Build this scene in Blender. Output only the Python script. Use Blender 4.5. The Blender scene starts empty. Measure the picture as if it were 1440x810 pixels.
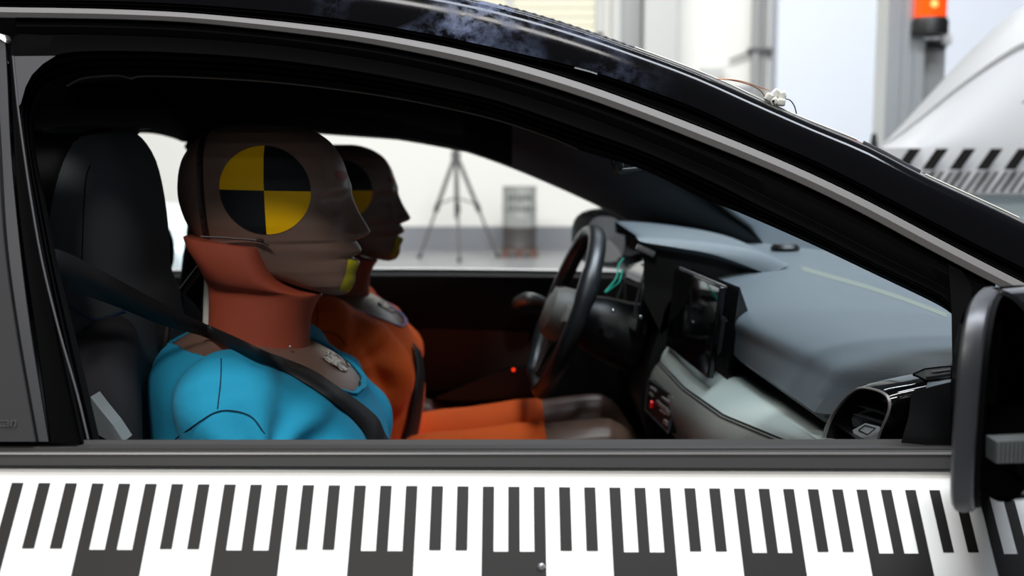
import bpy, bmesh, math, random
from mathutils import Vector, Matrix, noise
from mathutils.bvhtree import BVHTree
random.seed(4)
S = bpy.context.scene
COL = S.collection
# ------------------------------------------------------------------ camera
FOC = 1620.0
PITCH = math.atan(199.0/FOC)
CAMZ = 1.27
cam = bpy.data.cameras.new('camera'); camo = bpy.data.objects.new('camera', cam); COL.objects.link(camo)
cam.sensor_width = 36.0; cam.lens = 36.0*FOC/1440.0
cam.clip_start = 0.05
camo.location = (0, 0, CAMZ); camo.rotation_euler = (math.pi/2-PITCH, 0, 0)
cam.dof.use_dof = True; cam.dof.focus_distance = 1.33; cam.dof.aperture_fstop = 4.6
S.camera = camo
# ------------------------------------------------------------------ world, lamps, exposure
w = bpy.data.worlds.new('hall_light'); S.world = w; w.use_nodes = True
w.node_tree.nodes['Background'].inputs[0].default_value = (0.86, 0.93, 1.0, 1)
w.node_tree.nodes['Background'].inputs[1].default_value = 0.10
S.view_settings.view_transform = 'Standard'; S.view_settings.look = 'None'
S.view_settings.gamma = 1.0; S.view_settings.use_curve_mapping = False
S.view_settings.exposure = 0.0
def lamp(name, loc, target, sx, sy, power, col=(1, 1, 1)):
    l = bpy.data.lights.new(name, 'AREA'); l.shape = 'RECTANGLE'; l.size = sx; l.size_y = sy
    l.energy = power; l.color = col
    o = bpy.data.objects.new(name, l); COL.objects.link(o); o.location = loc
    d = Vector(target)-Vector(loc); o.rotation_euler = d.to_track_quat('-Z', 'Y').to_euler()
    return o
lamp('unseen_overhead_lamp', (-1.2, -3.2, 5.6), (-0.2, 1.2, 0.9), 2.4, .5, 200, (1, .97, .93))
lamp('unseen_overhead_lamp', (-0.1, 0.4, 5.6), (0.0, 1.2, 0.9), 3.0, .35, 150, (1, .98, .96))
lamp('unseen_overhead_lamp', (1.7, 2.0, 5.4), (0.5, 1.9, 1.0), 1.0, 3.2, 350, (.84, .90, 1))  # unseen lamp added to brighten the dash through the windscreen
lamp('unseen_overhead_lamp', (-1.5, 5.5, 6.0), (-1.5, 14.2, 1.5), 8.0, 1.2, 800, (1, .985, .95))  # unseen lamp added to brighten the back wall
lamp('unseen_overhead_lamp', (1.6, 6.6, 6.0), (2.2, 9.5, 0.3), 3.0, .5, 170, (.96, .98, 1))  # unseen lamp added to lift the pale panel and the floor around it
lamp('unseen_overhead_lamp', (6.0, 8.5, 6.4), (4.0, 14.0, 2.0), 5.0, 1.2, 190, (.9, .95, 1))  # unseen lamp added to brighten the pale blue wall

# ------------------------------------------------------------------ pixel measuring helpers
CP, SP = math.cos(PITCH), math.sin(PITCH)
def ray(px, py):
    a = (px-720)/FOC; b = (405-py)/FOC
    return a, CP+b*SP, -SP+b*CP
def P(px, py, Y):
    a, dy, dz = ray(px, py); t = Y/dy
    return Vector((a*t, Y, CAMZ+dz*t))
Y0, ZB, CX = 1.115, 0.965, 0.08
def PS(px, py, off=0.0, b=0.45):
    a, dy, dz = ray(px, py)
    t = (Y0+off+b*(CAMZ-ZB))/(dy-b*dz-CX*a)
    return Vector((a*t, dy*t, CAMZ+dz*t))
def lin(c):
    return tuple(((v/255)/12.92 if v/255 <= .04045 else ((v/255+.055)/1.055)**2.4) for v in c)+(1,)
def cr(pts, per=6, closed=False):
    pts = [Vector(p) for p in pts]; n = len(pts); out = []
    rng = n if closed else n-1
    for i in range(rng):
        g = (lambda k: pts[k % n]) if closed else (lambda k: pts[min(max(k, 0), n-1)])
        p0, p1, p2, p3 = g(i-1), g(i), g(i+1), g(i+2)
        for j in range(per):
            t = j/per
            out.append(0.5*((2*p1)+(p2-p0)*t+(2*p0-5*p1+4*p2-p3)*t*t+(3*p1-p0-3*p2+p3)*t**3))
    if not closed: out.append(pts[-1].copy())
    return out
def smooth2(lst, per=6):
    return [(v.x, v.y) for v in cr([Vector((p[0], p[1], 0)) for p in lst], per)]
def at_x(lst, x):
    if x <= lst[0][0]: return lst[0][1]
    for (x0, y0), (x1, y1) in zip(lst, lst[1:]):
        if x <= x1: return y0+(y1-y0)*(x-x0)/(x1-x0)
    return lst[-1][1]
# ------------------------------------------------------------------ materials
def mat(name, rgb, rough=.5, metal=0, spec=.5, coat=0, bump=None, sheen=0, emit=None, alpha=None, var=None, trans=0, sub=0):
    m = bpy.data.materials.new(name); m.use_nodes = True; nt = m.node_tree; b = nt.nodes['Principled BSDF']
    c = lin(rgb); b.inputs['Base Color'].default_value = c
    b.inputs['Roughness'].default_value = rough; b.inputs['Metallic'].default_value = metal
    b.inputs['Specular IOR Level'].default_value = spec; b.inputs['Coat Weight'].default_value = coat
    b.inputs['Sheen Weight'].default_value = sheen
    if trans: b.inputs['Transmission Weight'].default_value = trans
    if emit: b.inputs['Emission Color'].default_value = lin(emit[0]); b.inputs['Emission Strength'].default_value = emit[1]
    tc = nt.nodes.new('ShaderNodeTexCoord')
    if bump:
        kind, scale, strength, dist = bump
        if kind == 'noise':
            t = nt.nodes.new('ShaderNodeTexNoise'); t.inputs['Scale'].default_value = scale; t.inputs['Detail'].default_value = 4
            fac = t.outputs[0]
        elif kind == 'wave':
            t = nt.nodes.new('ShaderNodeTexWave'); t.inputs['Scale'].default_value = scale; t.bands_direction = 'DIAGONAL'
            t.inputs['Distortion'].default_value = .4; fac = t.outputs['Fac']
        elif kind == 'weave':
            t = nt.nodes.new('ShaderNodeTexVoronoi'); t.inputs['Scale'].default_value = scale; fac = t.outputs['Distance']
        elif kind == 'brick':
            t = nt.nodes.new('ShaderNodeTexBrick'); t.inputs['Scale'].default_value = scale; fac = t.outputs['Fac']
        if kind == 'brick':
            mp = nt.nodes.new('ShaderNodeMapping'); mp.inputs['Rotation'].default_value = (math.pi/2, 0, 0)
            nt.links.new(tc.outputs['Object'], mp.inputs[0]); nt.links.new(mp.outputs[0], t.inputs['Vector'])
        else: nt.links.new(tc.outputs['Object'], t.inputs['Vector'])
        bp = nt.nodes.new('ShaderNodeBump'); bp.inputs['Strength'].default_value = strength; bp.inputs['Distance'].default_value = dist
        nt.links.new(fac, bp.inputs['Height']); nt.links.new(bp.outputs[0], b.inputs['Normal'])
    if var:
        rgb2, scale, lo, hi = var
        t = nt.nodes.new('ShaderNodeTexNoise'); t.inputs['Scale'].default_value = scale; t.inputs['Detail'].default_value = 6
        nt.links.new(tc.outputs['Object'], t.inputs['Vector'])
        r = nt.nodes.new('ShaderNodeValToRGB'); r.color_ramp.elements[0].position = lo; r.color_ramp.elements[1].position = hi
        r.color_ramp.elements[0].color = c; r.color_ramp.elements[1].color = lin(rgb2)
        nt.links.new(t.outputs[0], r.inputs[0]); nt.links.new(r.outputs[0], b.inputs['Base Color'])
    return m
def glass_mat(name, rgb):
    m = bpy.data.materials.new(name); m.use_nodes = True; nt = m.node_tree
    nt.nodes.remove(nt.nodes['Principled BSDF']); out = nt.nodes['Material Output']
    tr = nt.nodes.new('ShaderNodeBsdfTransparent'); tr.inputs[0].default_value = lin(rgb)
    gl = nt.nodes.new('ShaderNodeBsdfGlossy'); gl.inputs['Roughness'].default_value = .01
    fr = nt.nodes.new('ShaderNodeFresnel'); fr.inputs[0].default_value = 1.07
    mx = nt.nodes.new('ShaderNodeMixShader'); nt.links.new(fr.outputs[0], mx.inputs[0])
    nt.links.new(tr.outputs[0], mx.inputs[1]); nt.links.new(gl.outputs[0], mx.inputs[2]); nt.links.new(mx.outputs[0], out.inputs[0])
    return m
M = {}
M['gloss_black'] = mat('gloss_black_paint', (9, 9, 11), .08, spec=.25)
M['white_paint'] = mat('white_paint', (224, 223, 219), .22, spec=.5)
M['white_shell'] = mat('matt_white_paint', (168, 168, 167), .5, spec=.3)
M['tape_black'] = mat('tape_black_ink', (24, 22, 20), .5, spec=.22)
M['tape_film'] = mat('tape_white_film', (226, 226, 223), .3, bump=('noise', 9, .08, .01))
M['moulding'] = mat('satin_grey_moulding', (104, 101, 99), .55, spec=.35)
M['rubber'] = mat('black_rubber', (5, 5, 5), .8, spec=.06)
M['rubber_line'] = mat('seal_lip_highlight', (62, 54, 46), .6, spec=.3)
M['frame_black'] = mat('black_door_frame', (2.5, 2.5, 2.5), .75, spec=.04)
M['frame_grey'] = mat('grey_primer_frame', (72, 72, 74), .6, spec=.2)
M['applique'] = mat('dark_grey_pillar_cover', (50, 50, 51), .6, spec=.2)
M['applique_text'] = mat('pillar_text', (50, 50, 51), .5)
M['belt_black'] = mat('black_belt_trim', (48, 47, 46), .6, spec=.25)
M['belt_glaze'] = mat('belt_trim_edge', (108, 106, 104), .35)
M['headliner'] = mat('black_headliner', (8, 8, 9), .95, spec=.05)
M['pillar_trim'] = mat('dark_grey_pillar_trim', (46, 50, 53), .8, bump=('noise', 300, .1, .001))
M['door_card'] = mat('black_door_card', (16, 15, 15), .6, spec=.3)
M['door_cloth'] = mat('brown_door_insert', (84, 66, 58), .8)
M['seat_grey'] = mat('grey_seat_cloth', (74, 80, 83), .85, bump=('weave', 500, .15, .001))
M['seat_dark'] = mat('charcoal_seat_cloth', (48, 48, 52), .85, bump=('weave', 500, .15, .001))
M['seat_black'] = mat('black_seat_shell', (10, 10, 11), .7, spec=.2)
M['seat_light'] = mat('pale_grey_seat_leather', (168, 176, 178), .5)
M['seat_blue'] = mat('blue_seat_piping', (24, 52, 92), .6)
M['belt_web'] = mat('black_belt_webbing', (22, 23, 26), .6, bump=('wave', 220, .3, .0005))
M['dash_top'] = mat('dash_soft_top', (90, 99, 106), .44, spec=.62, bump=('wave', 260, .3, .0008))
M['dash_light'] = mat('dash_grey_leather', (168, 178, 174), .5, bump=('noise', 400, .08, .0006))
M['dash_low'] = mat('dash_grey_lower', (112, 112, 107), .5)
M['dash_black'] = mat('dash_black_plastic', (13, 14, 16), .4, spec=.4)
M['stitch'] = mat('dark_stitching', (40, 40, 40), .7)
M['screen'] = mat('black_screen_glass', (8, 8, 10), .05, spec=.55)
M['chrome'] = mat('chrome_trim', (205, 208, 212), .15, metal=1)
M['satin'] = mat('satin_silver', (165, 165, 166), .38, metal=.7)
M['wheel_leather'] = mat('black_wheel_leather', (30, 32, 36), .38, spec=.6)
M['airbag'] = mat('grey_airbag_cover', (112, 110, 104), .55)
M['mirror_glass'] = mat('mirror_silver', (210, 214, 216), .03, metal=1)
M['plastic_grey'] = mat('grey_mirror_rim', (52, 53, 56), .4, spec=.4)
M['skin_brown'] = mat('brown_dummy_skin', (124, 99, 87), .34, spec=.5, bump=('noise', 60, .05, .002), var=((110, 84, 73), 7, .35, .7))
M['skin_seam'] = mat('dark_head_seam', (46, 30, 26), .5)
M['neck_salmon'] = mat('salmon_neck_shield', (160, 72, 50), .5, bump=('noise', 30, .05, .004), var=((170, 80, 58), 8, .4, .65))
M['yellow'] = mat('marker_yellow', (255, 196, 0), .4, spec=.15)
M['marker_black'] = mat('marker_black', (20, 22, 25), .4, spec=.25)
M['chin_paint'] = mat('yellow_green_chin_paint', (176, 168, 20), .5, var=((150, 140, 30), 60, .4, .7))
M['red_paint'] = mat('red_brow_paint', (150, 40, 48), .5, var=((112, 70, 62), 160, .45, .6))
M['shirt_blue'] = mat('cyan_cotton_shirt', (20, 150, 190), .9, sheen=.03, bump=('noise', 14, .35, .012))
M['shirt_orange'] = mat('orange_cotton_shirt', (232, 92, 8), .85, sheen=.03, bump=('noise', 14, .35, .012))
M['lamp_clear'] = mat('clear_ribbed_lamp', (88, 92, 92), .3)
M['dash_seam'] = mat('pale_olive_seam', (114, 121, 112), .5)
M['seam_blue'] = mat('dark_blue_seam', (8, 66, 92), .9)
M['seam_orange'] = mat('dark_orange_seam', (120, 40, 8), .9)
M['collar_lilac'] = mat('lilac_collar_binding', (150, 150, 200), .7)
M['wrinkle_shine'] = mat('crumpled_plastic_shine', (235, 226, 220), .2, metal=.5, bump=('noise', 120, 1, .02), var=((60, 45, 40), 90, .5, .6))
M['cable_black'] = mat('black_cable', (14, 14, 15), .5)
M['cable_teal'] = mat('teal_cable', (20, 150, 130), .45)
M['copper'] = mat('copper_wire', (176, 120, 84), .4, metal=.5)
M['nylon'] = mat('white_nylon', (228, 228, 220), .45)
M['wall_white'] = mat('white_wall_paint', (232, 231, 226), .8, bump=('noise', 3, .1, .02))
M['wall_blue'] = mat('pale_blue_block_wall', (222, 228, 238), .75, bump=('brick', 1.2, .35, .01))
M['wall_grey'] = mat('grey_wall_band', (128, 131, 136), .7)
M['floor'] = mat('grey_painted_floor', (158, 160, 162), .35, var=((140, 142, 145), .8, .4, .7))
M['steel_grey'] = mat('grey_steel', (150, 152, 152), .5)
M['alu'] = mat('brushed_aluminium', (190, 194, 196), .35, metal=.6)
M['column_grey'] = mat('light_grey_column', (196, 197, 194), .7)
M['blind'] = mat('cream_blind', (240, 236, 214), .7)
M['beacon'] = mat('orange_beacon_glass', (240, 84, 16), .15, emit=((255, 70, 8), .55))
M['beacon_core'] = mat('beacon_bulb', (255, 190, 120), .3, emit=((255, 120, 20), 1.6))
M['drum_grey'] = mat('grey_drum_paint', (158, 160, 155), .5, var=((140, 142, 138), 6, .4, .6))
M['drum_dark'] = mat('dark_drum_paint', (70, 66, 66), .55)
M['drum_print'] = mat('drum_lettering', (96, 100, 98), .6)
M['wood'] = mat('brown_wood', (92, 66, 56), .7)
M['tripod'] = mat('dark_grey_tripod', (84, 84, 84), .5)
M['car_pale'] = mat('pale_silver_paint', (206, 220, 222), .2, metal=.2)
M['car_glass'] = mat('teal_car_window', (140, 172, 178), .08, spec=.8)
M['windscreen'] = glass_mat('windscreen_glass', (226, 235, 236))
M['window_glass'] = glass_mat('side_window_glass', (238, 243, 241))
M['dark_glass'] = mat('dark_rear_glass', (26, 28, 30), .06)
M['smudge'] = None
def smudged():
    m = mat('dusty_gloss_black', (7, 7, 9), .12, spec=.1); nt = m.node_tree; b = nt.nodes['Principled BSDF']
    tc = nt.nodes.new('ShaderNodeTexCoord')
    n1 = nt.nodes.new('ShaderNodeTexNoise'); n1.inputs['Scale'].default_value = 38; n1.inputs['Detail'].default_value = 8; n1.inputs['Roughness'].default_value = .7
    n2 = nt.nodes.new('ShaderNodeTexNoise'); n2.inputs['Scale'].default_value = 6
    sx = nt.nodes.new('ShaderNodeSeparateXYZ'); mr = nt.nodes.new('ShaderNodeMapRange')
    nt.links.new(tc.outputs['Object'], n1.inputs['Vector']); nt.links.new(tc.outputs['Object'], n2.inputs['Vector']); nt.links.new(tc.outputs['Object'], sx.inputs[0])
    # the dusty hand-prints lie on the rail between these two places along the car
    f = nt.nodes.new('ShaderNodeFloatCurve'); cvp = f.mapping.curves[0].points
    cvp[0].location = (0, 0); cvp[1].location = (1, 0)
    for x, y in ((.2, 0), (.34, 1), (.62, .9), (.8, .15), (.9, .0)): cvp.new(x, y)
    mr.inputs['From Min'].default_value = -.35; mr.inputs['From Max'].default_value = .25
    nt.links.new(sx.outputs[0], mr.inputs[0]); nt.links.new(mr.outputs[0], f.inputs['Value'])
    r1 = nt.nodes.new('ShaderNodeMapRange'); r1.inputs['From Min'].default_value = .43; r1.inputs['From Max'].default_value = .70
    nt.links.new(n1.outputs[0], r1.inputs[0])
    r2 = nt.nodes.new('ShaderNodeMapRange'); r2.inputs['From Min'].default_value = .34; r2.inputs['From Max'].default_value = .6
    nt.links.new(n2.outputs[0], r2.inputs[0])
    a = nt.nodes.new('ShaderNodeMath'); a.operation = 'MULTIPLY'; nt.links.new(r1.outputs[0], a.inputs[0]); nt.links.new(r2.outputs[0], a.inputs[1])
    a2 = nt.nodes.new('ShaderNodeMath'); a2.operation = 'MULTIPLY'; nt.links.new(a.outputs[0], a2.inputs[0]); nt.links.new(f.outputs[0], a2.inputs[1])
    mx = nt.nodes.new('ShaderNodeMix'); mx.data_type = 'RGBA'; mx.inputs[6].default_value = lin((9, 9, 11)); mx.inputs[7].default_value = lin((118, 130, 162))
    nt.links.new(a2.outputs[0], mx.inputs[0]); nt.links.new(mx.outputs[2], b.inputs['Base Color'])
    mr2 = nt.nodes.new('ShaderNodeMath'); mr2.operation = 'MULTIPLY_ADD'; mr2.inputs[1].default_value = .6; mr2.inputs[2].default_value = .1
    nt.links.new(a2.outputs[0], mr2.inputs[0]); nt.links.new(mr2.outputs[0], b.inputs['Roughness'])
    return m
M['smudge'] = smudged()
# ------------------------------------------------------------------ object helpers
ROOTLOC = {}
def thing(name, loc, label, cat, group=None):
    o = bpy.data.objects.new(name, None); COL.objects.link(o); o.location = loc; o['label'] = label; o['category'] = cat
    o.empty_display_size = .1
    if group: o['group'] = group
    ROOTLOC[o.name] = Vector(loc); return o
def mesh_ob(name, verts, faces, mats, parent=None, smooth=True, fmat=None, label=None, kind=None):
    me = bpy.data.meshes.new(name); me.from_pydata([tuple(v) for v in verts], [], faces)
    ms = mats if isinstance(mats, (list, tuple)) else [mats]
    for m in ms: me.materials.append(M[m] if isinstance(m, str) else m)
    if fmat: me.polygons.foreach_set('material_index', fmat)
    bm = bmesh.new(); bm.from_mesh(me); bmesh.ops.remove_doubles(bm, verts=bm.verts, dist=1e-6)
    bmesh.ops.recalc_face_normals(bm, faces=bm.faces); bm.to_mesh(me); bm.free()
    if smooth:
        me.polygons.foreach_set('use_smooth', [True]*len(me.polygons))
        me.set_sharp_from_angle(angle=math.radians(38))
    me.update()
    o = bpy.data.objects.new(name, me); COL.objects.link(o)
    if parent:
        o.parent = parent
        if parent.name in ROOTLOC: o.location = -ROOTLOC[parent.name]
    if label: o['label'] = label
    if kind: o['kind'] = kind
    return o
def gridf(nr, nc, cu=False, cv=False, base=0):
    F = []
    for i in range(nr if cu else nr-1):
        for j in range(nc if cv else nc-1):
            a = i*nc+j; b = i*nc+(j+1) % nc; c = ((i+1) % nr)*nc+(j+1) % nc; d = ((i+1) % nr)*nc+j
            F.append((base+a, base+b, base+c, base+d))
    return F
class MB:
    def __init__(s): s.v = []; s.f = []; s.m = []
    def add(s, v, f, m=0):
        b = len(s.v); s.v += [Vector(p) for p in v]; s.f += [tuple(i+b for i in q) for q in f]; s.m += [m]*len(f); return s
    def grid(s, rows, cu=False, cv=False, m=0, caps=False):
        nc = len(rows[0]); v = [p for r in rows for p in r]; s.add(v, gridf(len(rows), nc, cu, cv), m)
        if caps:
            b = len(s.v)-len(v)
            s.f.append(tuple(range(b+nc-1, b-1, -1))); s.m.append(m)
            s.f.append(tuple(range(b+len(v)-nc, b+len(v)))); s.m.append(m)
        return s
    def box(s, c, d, rot=None, m=0, bev=0.0):
        R = rot if rot else Matrix.Identity(3)
        if bev <= 0:
            v = [Vector(c)+R @ Vector((x*d[0]/2, y*d[1]/2, z*d[2]/2)) for x in (-1, 1) for y in (-1, 1) for z in (-1, 1)]
            return s.add(v, [(0, 1, 3, 2), (4, 6, 7, 5), (0, 4, 5, 1), (2, 3, 7, 6), (0, 2, 6, 4), (1, 5, 7, 3)], m)
        bm = bmesh.new(); bmesh.ops.create_cube(bm, size=1)
        for q in bm.verts: q.co = Vector((q.co.x*d[0], q.co.y*d[1], q.co.z*d[2]))
        bmesh.ops.bevel(bm, geom=bm.edges[:], offset=bev, segments=3, affect='EDGES', profile=.5)
        bm.verts.index_update()
        v = [Vector(c)+R @ q.co for q in bm.verts]; f = [tuple(q.index for q in fc.verts) for fc in bm.faces]; bm.free()
        return s.add(v, f, m)
    def tube(s, pts, r, n=12, m=0, caps=True, flat=None):
        pts = [Vector(p) for p in pts]; rows = []; prev = None
        for i, p in enumerate(pts):
            t = (pts[min(i+1, len(pts)-1)]-pts[max(i-1, 0)]).normalized()
            if prev is None:
                up = Vector((0, 0, 1)) if abs(t.z) < .9 else Vector((1, 0, 0))
                a = t.cross(up).normalized()
            else: a = (prev-t*prev.dot(t)).normalized()
            prev = a; b = t.cross(a)
            rr = r[i] if isinstance(r, (list, tuple)) else r
            rows.append([p+(a*math.cos(q*2*math.pi/n)+b*math.sin(q*2*math.pi/n))*rr for q in range(n)])
        return s.grid(rows, cv=True, m=m, caps=caps)
    def lathe(s, prof, c, n=32, m=0, axis='z'):
        rows = []
        for r, z in prof:
            row = []
            for q in range(n):
                a = q*2*math.pi/n
                if axis == 'z': row.append(Vector(c)+Vector((r*math.cos(a), r*math.sin(a), z)))
                elif axis == 'y': row.append(Vector(c)+Vector((r*math.cos(a), z, r*math.sin(a))))
                else: row.append(Vector(c)+Vector((z, r*math.cos(a), r*math.sin(a))))
            rows.append(row)
        return s.grid(rows, cv=True, m=m, caps=True)
    def ball(s, c, r, n=16, m=0):
        k = n//2; rr = r if isinstance(r, (tuple, list, Vector)) else (r, r, r); rows = []
        for i in range(k+1):
            th = math.pi*(i+.0001)/(k+.0002)
            rows.append([Vector(c)+Vector((rr[0]*math.sin(th)*math.cos(q*2*math.pi/n), rr[1]*math.sin(th)*math.sin(q*2*math.pi/n), rr[2]*math.cos(th))) for q in range(n)])
        return s.grid(rows, cv=True, m=m, caps=True)
    def build(s, name, mats, parent=None, smooth=True, label=None, kind=None):
        return mesh_ob(name, s.v, s.f, mats, parent, smooth, s.m, label, kind)
def ribbon(name, rows, m, parent, thick=None, per=5, label=None):
    """rows: list of 3-D polylines of the same count -> one smooth skin, optional thickness away from the camera side"""
    R = [cr(r, per) for r in rows]
    o = MB().grid(R).build(name, m, parent, label=label)
    if thick:
        md = o.modifiers.new('thickness', 'SOLIDIFY'); md.thickness = thick; md.offset = 0
    return o
def remeshed(mb, voxel, smooth_it=6):
    me = bpy.data.meshes.new('tmp'); me.from_pydata([tuple(v) for v in mb.v], [], mb.f)
    bm = bmesh.new(); bm.from_mesh(me); bmesh.ops.recalc_face_normals(bm, faces=bm.faces); bm.to_mesh(me); bm.free()
    o = bpy.data.objects.new('tmp', me); COL.objects.link(o)
    r = o.modifiers.new('r', 'REMESH'); r.mode = 'VOXEL'; r.voxel_size = voxel
    s = o.modifiers.new('s', 'SMOOTH'); s.iterations = smooth_it; s.factor = .6
    dg = bpy.context.evaluated_depsgraph_get(); ev = o.evaluated_get(dg); out = bpy.data.meshes.new_from_object(ev)
    bpy.data.objects.remove(o); bpy.data.meshes.remove(me); return out
def obj_from_mesh(name, me, mats, parent=None, label=None):
    me.name = name; me.materials.clear()
    for m in (mats if isinstance(mats, (list, tuple)) else [mats]): me.materials.append(M[m])
    me.polygons.foreach_set('use_smooth', [True]*len(me.polygons)); me.update()
    o = bpy.data.objects.new(name, me); COL.objects.link(o)
    if parent:
        o.parent = parent
        if parent.name in ROOTLOC: o.location = -ROOTLOC[parent.name]
    if label: o['label'] = label
    return o
def bvh_of(me):
    return BVHTree.FromPolygons([v.co.copy() for v in me.vertices], [tuple(p.vertices) for p in me.polygons])

# ================================================================== THE HALL
def tag_struct(o): o['kind'] = 'structure'; return o
YW = 14.3
fl = MB().box((0, 3, -.05), (44, 36, .1)).build('floor', 'floor', smooth=False); tag_struct(fl)
xb = P(1082, 100, YW).x
wl = MB().box(((-22+xb)/2, YW+.1, 3.5), (22+xb, .2, 7.0), m=0).build('wall_back', 'wall_white', smooth=False); tag_struct(wl)
wr = MB().box(((xb+18)/2, YW-.15, 3.5), (18-xb, .5, 7.0)).build('wall_right', 'wall_blue', smooth=False); tag_struct(wr)
tr = MB().box(((-22+xb)/2, YW-.02, .14), (22+xb, .05, .29)).build('baseboard_back', 'wall_grey', smooth=False); tag_struct(tr)
wlf = MB().box((-16, 3, 3.5), (.2, 22.6, 7.0)).build('wall_left', 'wall_white', smooth=False); tag_struct(wlf)
# window with blinds high on the back wall
wx0, wx1 = P(560, 20, YW).x, P(838, 20, YW).x; wz = P(700, 47, YW).z
wm = MB()
wm.box(((wx0+wx1)/2, YW-.04, wz-.05), (wx1-wx0+.16, .12, .1)).box(((wx0+wx1)/2, YW-.04, wz+2.05), (wx1-wx0+.16, .12, .1))
for x in (wx0-.04, (wx0+wx1)/2+.16, wx1+.04): wm.box((x, YW-.04, wz+1), (.08, .12, 2.1))
wo = wm.build('window_1', 'column_grey', smooth=False); tag_struct(wo)
bm_ = MB()
for k in range(19):
    bm_.box(((wx0+wx1)/2, YW-.03, wz+.03+k*.108), (wx1-wx0-.02, .02, .088), Matrix.Rotation(.35, 3, 'X'))
bl = bm_.build('window_blind', 'blind', wo, smooth=False)
# wall pillars and pipe
def column(x0, x1, y, d, h, name, m, label, cat):
    a, b = P(x0, 100, y).x, P(x1, 100, y).x
    r = MB().box(((a+b)/2, y, h/2), (b-a, d, h), bev=.015).build(name, m); r['label'] = label; r['category'] = cat; return r
c1 = column(858, 872, YW-.12, .2, 6.9, 'trim_1', 'column_grey', '', ''); 
c2 = column(872, 900, YW-.1, .16, 6.9, 'trim_2', 'steel_grey', '', '')
c3 = column(903, 950, YW-.2, .36, 6.9, 'trim_3', 'column_grey', '', '')
for c in (c1, c2, c3):
    del c['label']; del c['category']; c['kind'] = 'structure'
pp = thing('wall_pipe', (P(1063, 100, YW).x, YW-.1, 0), 'grey vertical pipe with a clamp on the white back wall beside the pale box', 'pipe')
px_ = P(1063, 100, YW).x
MB().tube([(px_-.03, YW-.1, 0), (px_-.03, YW-.1, 6.8)], .055, 16).tube([(px_+.08, YW-.08, 0), (px_+.08, YW-.08, 6.8)], .03, 12).build('pipe_tube', 'steel_grey', pp)
cz = P(1063, 72, YW).z
MB().box((px_+.02, YW-.09, cz), (.28, .16, .05)).tube([(px_-.35, YW-.12, cz-.12), (px_, YW-.12, cz+.02)], .015).build('pipe_clamp', 'tripod', pp, smooth=False)
jb = P(1000, 104, YW-.1)
o = MB().box(jb, (.26, .16, .14), bev=.01).build('junction_box', 'column_grey'); o['label'] = 'small pale grey wall box just above the black roof edge beside the pipe'; o['category'] = 'box'
# grey cabinet seen through the windscreen
a, b = P(992, 300, 12.6), P(1046, 300, 12.6)
cb = thing('metal_cabinet', ((a.x+b.x)/2, 12.6, 0), 'slate grey metal cabinet by the back wall, seen through the windscreen', 'cabinet')
MB().box(((a.x+b.x)/2, 12.6, .95), (b.x-a.x, .5, 1.9), bev=.01).build('body', 'wall_grey', cb)
for sx in (-1, 1):
    dd = MB().box(((a.x+b.x)/2+sx*(b.x-a.x)/4, 12.34, .97), ((b.x-a.x)/2-.01, .03, 1.8), bev=.006).build('door', 'wall_grey', cb)
    MB().box(((a.x+b.x)/2+sx*.03, 12.315, 1.05), (.015, .03, .14), bev=.004).build('handle', 'steel_grey', dd)

pa_, pb_ = P(1048, 240, 8.5), P(1215, 240, 8.5)
pt = thing('added_pale_panel', ((pa_.x+pb_.x)/2, 8.5, 0), 'low white panel added to brighten the view beyond the lower corner of the windscreen', 'panel')  # made-up board, put in to brighten what shows through the glass
MB().box(((pa_.x+pb_.x)/2, 8.5, (pa_.z+.08)/2+.02), (pb_.x-pa_.x, .05, pa_.z-.08), bev=.01).build('board', 'nylon', pt)
for x_ in (pa_.x+.12, pb_.x-.12): MB().box((x_, 8.5, .03), (.06, .5, .06), bev=.01).build('foot', 'steel_grey', pt)
# tripod
TY = 13.2
def tripod():
    top = P(641, 208, TY); top.y = TY
    t = thing('tripod', (top.x, TY, 0), 'tall dark tripod standing on the floor by the back wall left of the drum', 'tripod')
    feet = [P(590, 356, TY-.1), P(646, 361, TY-.55), P(700, 352, TY-.05)]
    apex = Vector((top.x, TY, P(641, 216, TY).z))
    for f_ in feet:
        f_ = Vector((f_.x, f_.y, 0.015)); mid = apex.lerp(f_, .52)
        lg = MB().tube([apex, mid], .024, 10).tube([mid, f_], .015, 10).build('leg', 'tripod', t)
        MB().tube([mid-(f_-apex).normalized()*.05, mid+(f_-apex).normalized()*.05], .03, 10).build('clamp', 'cable_black', lg)
        MB().ball(f_+Vector((0, 0, .012)), .026, 10).build('foot', 'cable_black', lg)
    br = MB()
    hub = Vector((apex.x, TY, apex.z-.5))
    for f_ in feet: br.tube([hub, apex.lerp(Vector((f_.x, f_.y, 0)), .48)], .009, 8)
    br.build('brace', 'tripod', t)
    MB().tube([(apex.x, TY, .45), (apex.x, TY, apex.z+.08)], .02, 12).build('centre_column', 'tripod', t)
    MB().lathe([(.001, -.06), (.05, -.06), (.055, 0), (.035, .05), (.001, .055)], apex).build('hub', 'tripod', t)
    MB().box(apex+Vector((0, 0, .1)), (.11, .09, .035), bev=.008).build('head_plate', 'tripod', t)
tripod()
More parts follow.
